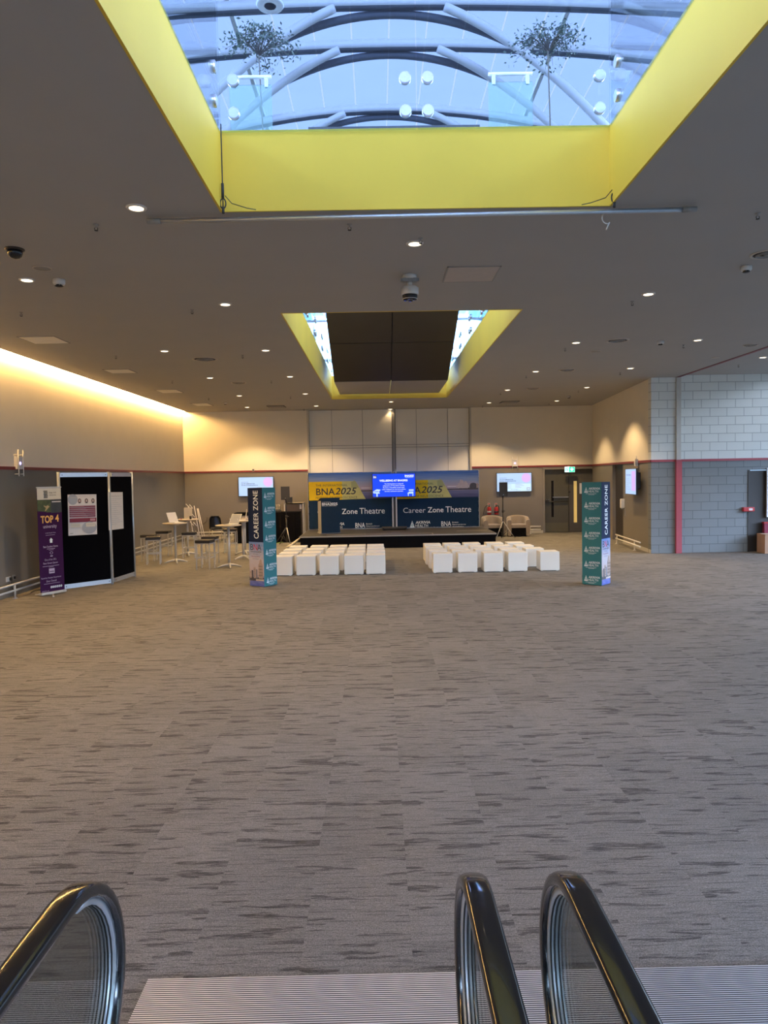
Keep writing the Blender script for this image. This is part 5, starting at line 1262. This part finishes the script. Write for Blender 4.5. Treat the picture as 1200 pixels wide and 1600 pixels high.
# ================================================================== POSTER BOARDS AND ROLL-UP BANNER
def board(label, a, b, h, posts=(1, 1)):
    a = Vector((a[0], a[1], 0)); b = Vector((b[0], b[1], 0)); w = (b - a).length
    root = thing('display_board', label, 'display board', a, math.atan2((b - a).y, (b - a).x))
    MB().box((.03, -.012, .12), (w - .03, .012, h - .09)).build('felt_panel', 'black_felt', root)
    mb = MB(); mb.box((.03, -.018, h - .09), (w - .03, .018, h - .005)); mb.build('top_rail', 'aluminium', root)
    mb = MB(); mb.box((.03, -.018, .03), (w - .03, .018, .12)); mb.build('bottom_rail', 'aluminium', root)
    mb = MB()
    for x in (.07, w - .07):
        for z in (h - .05, .075): mb.cyl((x, -.018, z), (x, -.022, z), .010, seg=10)
    mb.build('screw', 'grille_dark', root)
    for k, x in enumerate((0, w)):
        if posts[k]:
            p_ = MB().cyl((x, 0, 0), (x, 0, h + .01), .032, seg=8).build('post', 'aluminium', root)
            m2 = MB()
            for an in range(8): m2.box((x + .03 * math.cos(an * math.pi / 4) - .003, .03 * math.sin(an * math.pi / 4) - .003, .01), (x + .03 * math.cos(an * math.pi / 4) + .003, .03 * math.sin(an * math.pi / 4) + .003, h))
            m2.build('post_groove', 'fixture_grey', p_)
    return root, w
PA, PB, PC = (-6.35, 14.42), (-5.655, 15.22), (-5.56, 16.35)
BH = 2.36
b1, w1_ = board('nearer black felt display board with silver frame, holding the maroon poster', PA, PB, BH)
b2, w2_ = board('further black felt display board with silver frame, partly behind the first', (PB[0] + .01, PB[1] + .075), PC, BH, (0, 1))
def on_board(bd, px, py):
    m_ = bd.matrix_basis if False else Matrix.Translation(bd.location) @ Matrix.Rotation(bd.rotation_euler.z, 4, 'Z')
    nn = m_.to_3x3() @ Vector((0, -1, 0)); q = onplane(px, py, bd.location, nn); return m_.inverted() @ q
def poster(bd, label, c4, mat, items):
    P = [on_board(bd, *c) for c in c4]; u0_ = (P[0].x + P[3].x) / 2; u1_ = (P[1].x + P[2].x) / 2; v1_ = (P[0].z + P[1].z) / 2; v0_ = (P[2].z + P[3].z) / 2
    w, h = u1_ - u0_, v1_ - v0_
    m_ = Matrix.Translation(bd.location) @ Matrix.Rotation(bd.rotation_euler.z, 4, 'Z') @ frame((u0_, -.0125, v0_), (1, 0, 0), (0, 0, 1)) @ Matrix.Rotation(R(-1.0), 4, 'Z')
    root = bpy.data.objects.new('poster', None); C.objects.link(root); root.matrix_world = m_; props(root, label, 'poster')
    MB().box((0, 0, 0.0), (w, h, .003)).build('paper_sheet', mat, root)
    art(root, items(w, h), Matrix.Translation((0, 0, .003))); return root
def pm1(w, h):
    it = [('C', 'ink_light', w * .17, h * .88, w * .17, h * .13), ('T', 'ink_grey', 'Careers in neuroscience research', w * .05, h * .955, w * .90, h * .02), ('R', 'blush', w * .1, h * .925, w * .9, h * .93)]
    for c in (.40, .64, .87): it += [('C', 'blush', w * c, h * .84, w * .075, h * .06), ('C', 'ink', w * c, h * .845, w * .05, h * .055), ('C', 'blush', w * c, h * .845, w * .026, h * .034), ('P', 'ink', [(w * (c - .045), h * .785), (w * (c + .045), h * .785), (w * (c + .02), h * .815), (w * (c - .02), h * .815)])]
    for i in range(6): it += [('R', 'maroon', w * .04, h * (.685 - i * .048), w * .95, h * (.72 - i * .048)), ('R', 'pink_ink', w * .08, h * (.70 - i * .048), w * (.55 + .06 * (i % 3)), h * (.706 - i * .048))]
    it += [('R', 'maroon', w * .04, h * .32, w * .97, h * .42), ('R', 'pink_ink', w * .75, h * .345, w * .93, h * .40)]
    it += [('C', 'ink_light', w * .72, h * .18, w * .26, h * .15), ('R', 'paper_warm', w * .08, h * .20, w * .40, h * .29), ('R', 'paper_warm', w * .60, h * .20, w * .93, h * .30), ('R', 'ink_light', w * .11, h * .24, w * .37, h * .247), ('R', 'ink_light', w * .64, h * .25, w * .9, h * .257), ('T', 'ink', 'BNA', w * .05, h * .04, w * .10, h * .025)]
    return it
poster(b1, 'maroon and white poster with three portraits on the nearer display board', [(104, 773), (148.5, 771.5), (151.5, 833), (106.5, 838)], 'paper', pm1)
def pm2(w, h):
    it = [('T', 'ink_grey', 'PROGRAMME DAY 21', w * .08, h * .88, w * .8, h * .022), ('R', 'blush', w * .05, h * .92, w * .95, h * .925)]
    for i in range(14): it.append(('R', 'ink_light', w * .1, h * (.82 - .052 * i), w * (.9 - .12 * ((i * 7) % 4)), h * (.826 - .052 * i)))
    return it
poster(b2, 'plain white text poster on the further display board', [(167, 769), (190, 768.3), (192.3, 826), (169, 827.5)], 'paper', pm2)
# roll-up banner
fa, fb_ = Vector((-6.46, 13.72, 0)), Vector((-6.205, 14.18, 0))
w = (fb_ - fa).length; root = thing('rollup_banner', 'tall purple roll-up banner reading TOP 4 university by the left wall', 'roll-up banner', fa, math.atan2((fb_ - fa).y, (fb_ - fa).x))
H0, H1 = .05, 2.06
MB().box((0, -.003, H0), (w, .003, H1)).build('banner_sheet', 'purple', root)
MB().box((-.005, -.012, H1), (w + .005, .012, H1 + .025)).build('top_rail', 'silver_paint', root)
mb = MB(); mb.box((-.01, -.05, .02), (w + .01, .05, .065), bev=.015); mb.build('cassette', 'silver_paint', root)
for a_ in (-1, 1):
    MB().box((w / 2 - .015, -.33 if a_ < 0 else .0, .0), (w / 2 + .015, 0.0 if a_ < 0 else .33, .02), m=Matrix.Translation((w / 2, 0, 0)) @ Matrix.Rotation(R(35 * a_), 4, 'Z') @ Matrix.Translation((-w / 2, 0, 0))).build('foot', 'silver_paint', root)
MB().cyl((w / 2, .02, .05), (w / 2, .02, H1), .009, seg=8).build('support_pole', 'aluminium', root)
U = lambda x: (x - 90) / 325 * w
def V(y): return H1 - (y - 105) / 1365 * (H1 - H0)
cc = (U(90) + U(415)) / 2
it = [('R', 'paper_warm', 0.004, V(255), w - .004, V(107)), ('R', 'leaf_print', 0, V(420), w * .6, V(258)), ('R', 'shade_print', w * .55, V(430), w, V(258)), ('R', 'paper', w * .6, V(292), w * .97, V(280)),
      ('P', 'flower_print', [(w * .30, V(410)), (w * .5, V(345)), (w * .42, V(330)), (w * .56, V(300)), (w * .36, V(340)), (w * .24, V(330)), (w * .34, V(365))]),
      ('P', 'purple', [(0, V(470)), (w, V(470)), (w, V(425)), (w * .6, V(445)), (w * .3, V(410)), (0, V(400))])]
for i in range(5):
    for j in range(3): it.append(('C', 'ink', w * (.29 + .055 * j + .01 * (i % 2)), V(145 + i * 20), w * .025, .011))
it += [('T', 'ink', 'Edge Hill', w * .49, V(178), w * .28, .033), ('T', 'ink', 'University', w * .49, V(210), w * .28, .033)]
it += [('T', 'orange_ink', 'TOP', w * .10, V(560), w * .52, .145, {'bold': .035}), ('T', 'orange_ink', '4', w * .70, V(550), w * .15, .14, {'bold': .035}), ('T', 'lilac_ink', 'university', w * .19, V(640), w * .56, .085, {'bold': .01})]
it += [('T', 'lilac_ink', 'in the North West', w * .27, V(698), w * .42, .026), ('R', 'lilac_ink', w * .28, V(720), w * .66, V(716)),
       ('P', 'white_ink', [(w * .44, V(820)), (w * .54, V(820)), (w * .54, V(785)), (w * .57, V(785)), (w * .49, V(755)), (w * .42, V(785)), (w * .44, V(785))]),
       ('T', 'lilac_ink', 'Best Student Home', w * .16, V(880), w * .60, .040, {'bold': .01}), ('R', 'lilac_ink', w * .3, V(900), w * .64, V(894)), ('R', 'lilac_ink', w * .38, V(916), w * .58, V(912)),
       ('C', 'lilac_ink', w * .48, V(952), w * .065, .026), ('C', 'purple', w * .48, V(952), w * .05, .019), ('R', 'lilac_ink', w * .43, V(1000), w * .53, V(986)),
       ('T', 'lilac_ink', 'One of the UK\'s', w * .19, V(1050), w * .48, .040), ('T', 'lilac_ink', 'Best Green Spaces', w * .13, V(1100), w * .60, .044, {'bold': .01}), ('R', 'lilac_ink', w * .1, V(1124), w * .78, V(1119)), ('R', 'lilac_ink', w * .35, V(1138), w * .55, V(1134)),
       ('R', 'lilac_ink', w * .35, V(1220), w * .58, V(1155)), ('R', 'purple', w * .37, V(1200), w * .56, V(1190)),
       ('T', 'lilac_ink', 'Rated for Student Experience', w * .02, V(1290), w * .82, .040), ('T', 'lilac_ink', 'Silver Overall', w * .22, V(1330), w * .42, .040), ('R', 'lilac_ink', w * .12, V(1352), w * .78, V(1348)),
       ('T', 'lilac_ink', 'edgehill.ac.uk', w * .02, V(1455), w * .30, .032)]
for i in range(6): it += [('C', 'white_ink', w * (.42 + .082 * i), V(1400), w * .036, .022, 14), ('C', 'purple', w * (.42 + .082 * i), V(1400), w * .015, .009, 8)]
art(root, it, frame((0, -.0035, 0), (1, 0, 0), (0, 0, 1)))

# ================================================================== UPSTAIRS: TWO TREES STANDING IN FOR FOLIAGE REFLECTED IN GLASS, SPEAKER LAMP, RAIL
def tree(label, px, py, Y, wpx, hpx, seed):
    rnd = random.Random(seed); top = ony(px, py, Y); w = wpx / 1130 * Y; h = hpx / 1130 * Y
    root = thing('reflection_tree', label, 'tree', (top.x, Y, ZU + .012)); zc = top.z - ZU
    MB().lathe([(0, 0), (.16, 0), (.22, .42), (.19, .42), (.17, .36), (0, .36)], seg=24).build('pot', 'pot', root)
    mb = MB(); mb.tube([(0, 0, .36), (.02, .01, 1.2), (-.01, 0, zc - h * .3), (0, 0, zc)], [.014, .010, .008, .006], 8)
    tips = []
    for i in range(34):
        a = rnd.uniform(0, 2 * math.pi); r_ = rnd.uniform(.35, 1) ** .7; q = Vector((math.cos(a) * w / 2 * r_, math.sin(a) * w / 2 * r_, zc + h * .5 * (1 - r_ ** 2) * rnd.uniform(.2, 1) - h * .35 * r_))
        m_ = Vector((q.x * .5, q.y * .5, (q.z + zc) / 2 + h * .15)); mb.tube([(0, 0, zc - h * .4), m_, q], [.006, .004, .002], 4); tips += [q, m_, (q + m_) / 2]
    mb.build('trunk', 'bark', root)
    t = bmesh.new()
    for q in tips:
        for k in range(9):
            c_ = q + Vector((rnd.gauss(0, .07), rnd.gauss(0, .07), rnd.gauss(0, .04))); s_ = rnd.uniform(.018, .034)
            a = Vector((rnd.gauss(0, 1), rnd.gauss(0, 1), rnd.gauss(0, .6))).normalized(); b = a.orthogonal().normalized(); b.rotate(Matrix.Rotation(rnd.uniform(0, 6.28), 3, a))
            t.faces.new([t.verts.new(v) for v in (c_ - a * s_, c_ + b * s_ * .45, c_ + a * s_, c_ - b * s_ * .45)])
    mb = MB(); mb._merge(t); mb.build('foliage', 'leaf_green', root)
tree('slender potted tree standing in for foliage reflected in the skylight glass, left', 405, 68, 9.6, 108, 46, 3)
tree('slender potted tree standing in for foliage reflected in the skylight glass, right', 857, 62, 9.6, 112, 46, 8)
p = ony(422, 10, 14.0)
root = thing('pendant_lamp', 'round white ring lamp under the roof, top left of the skylight', 'lamp', p)
MB().lathe([(.12, 0), (.24, 0), (.26, .03), (.2, .08), (.12, .05)], seg=28).build('ring_shade', 'fixture_white', root); MB().lathe([(0, .0), (.11, .0), (.11, .04), (0, .05)], seg=20).build('diffuser', 'fixture_light', root)
MB().cyl((0, 0, .05), (0, 0, rz_(p.x) - p.z), .008, seg=6).build('cord', 'fixture_white', root)
def rail_up(label, xa, xb, py, Y):
    a = ony(xa, py, Y); b = ony(xb, py - (xb - xa) * .018, Y); root = thing('handrail_screen', label, 'glass screen', ((a.x + b.x) / 2, Y, ZU)); w = (b.x - a.x) / 2; h = a.z - ZU
    MB().cyl((-w, 0, h), (w, 0, h), .02, seg=12).build('handrail', 'white_metal', root)
    mb = MB(); [mb.box((s_ * (w - .06) - .02, -.015, h - .12), (s_ * (w - .06) + .02, .015, h)) for s_ in (-1, 1)]; mb.build('bracket', 'aluminium', root)
    MB().box((-w, -.006, .01), (w, .006, h - .09)).build('glass_pane', 'haze_glass', root)
glass('haze_glass', (.86, .94, .94), 1.0, .2)
rail_up('small upstairs glass screen with a white handrail, right of centre', 763, 832, 116, 8.6)
rail_up('small upstairs glass screen with a white handrail, left of centre', 358, 424, 121, 8.6)
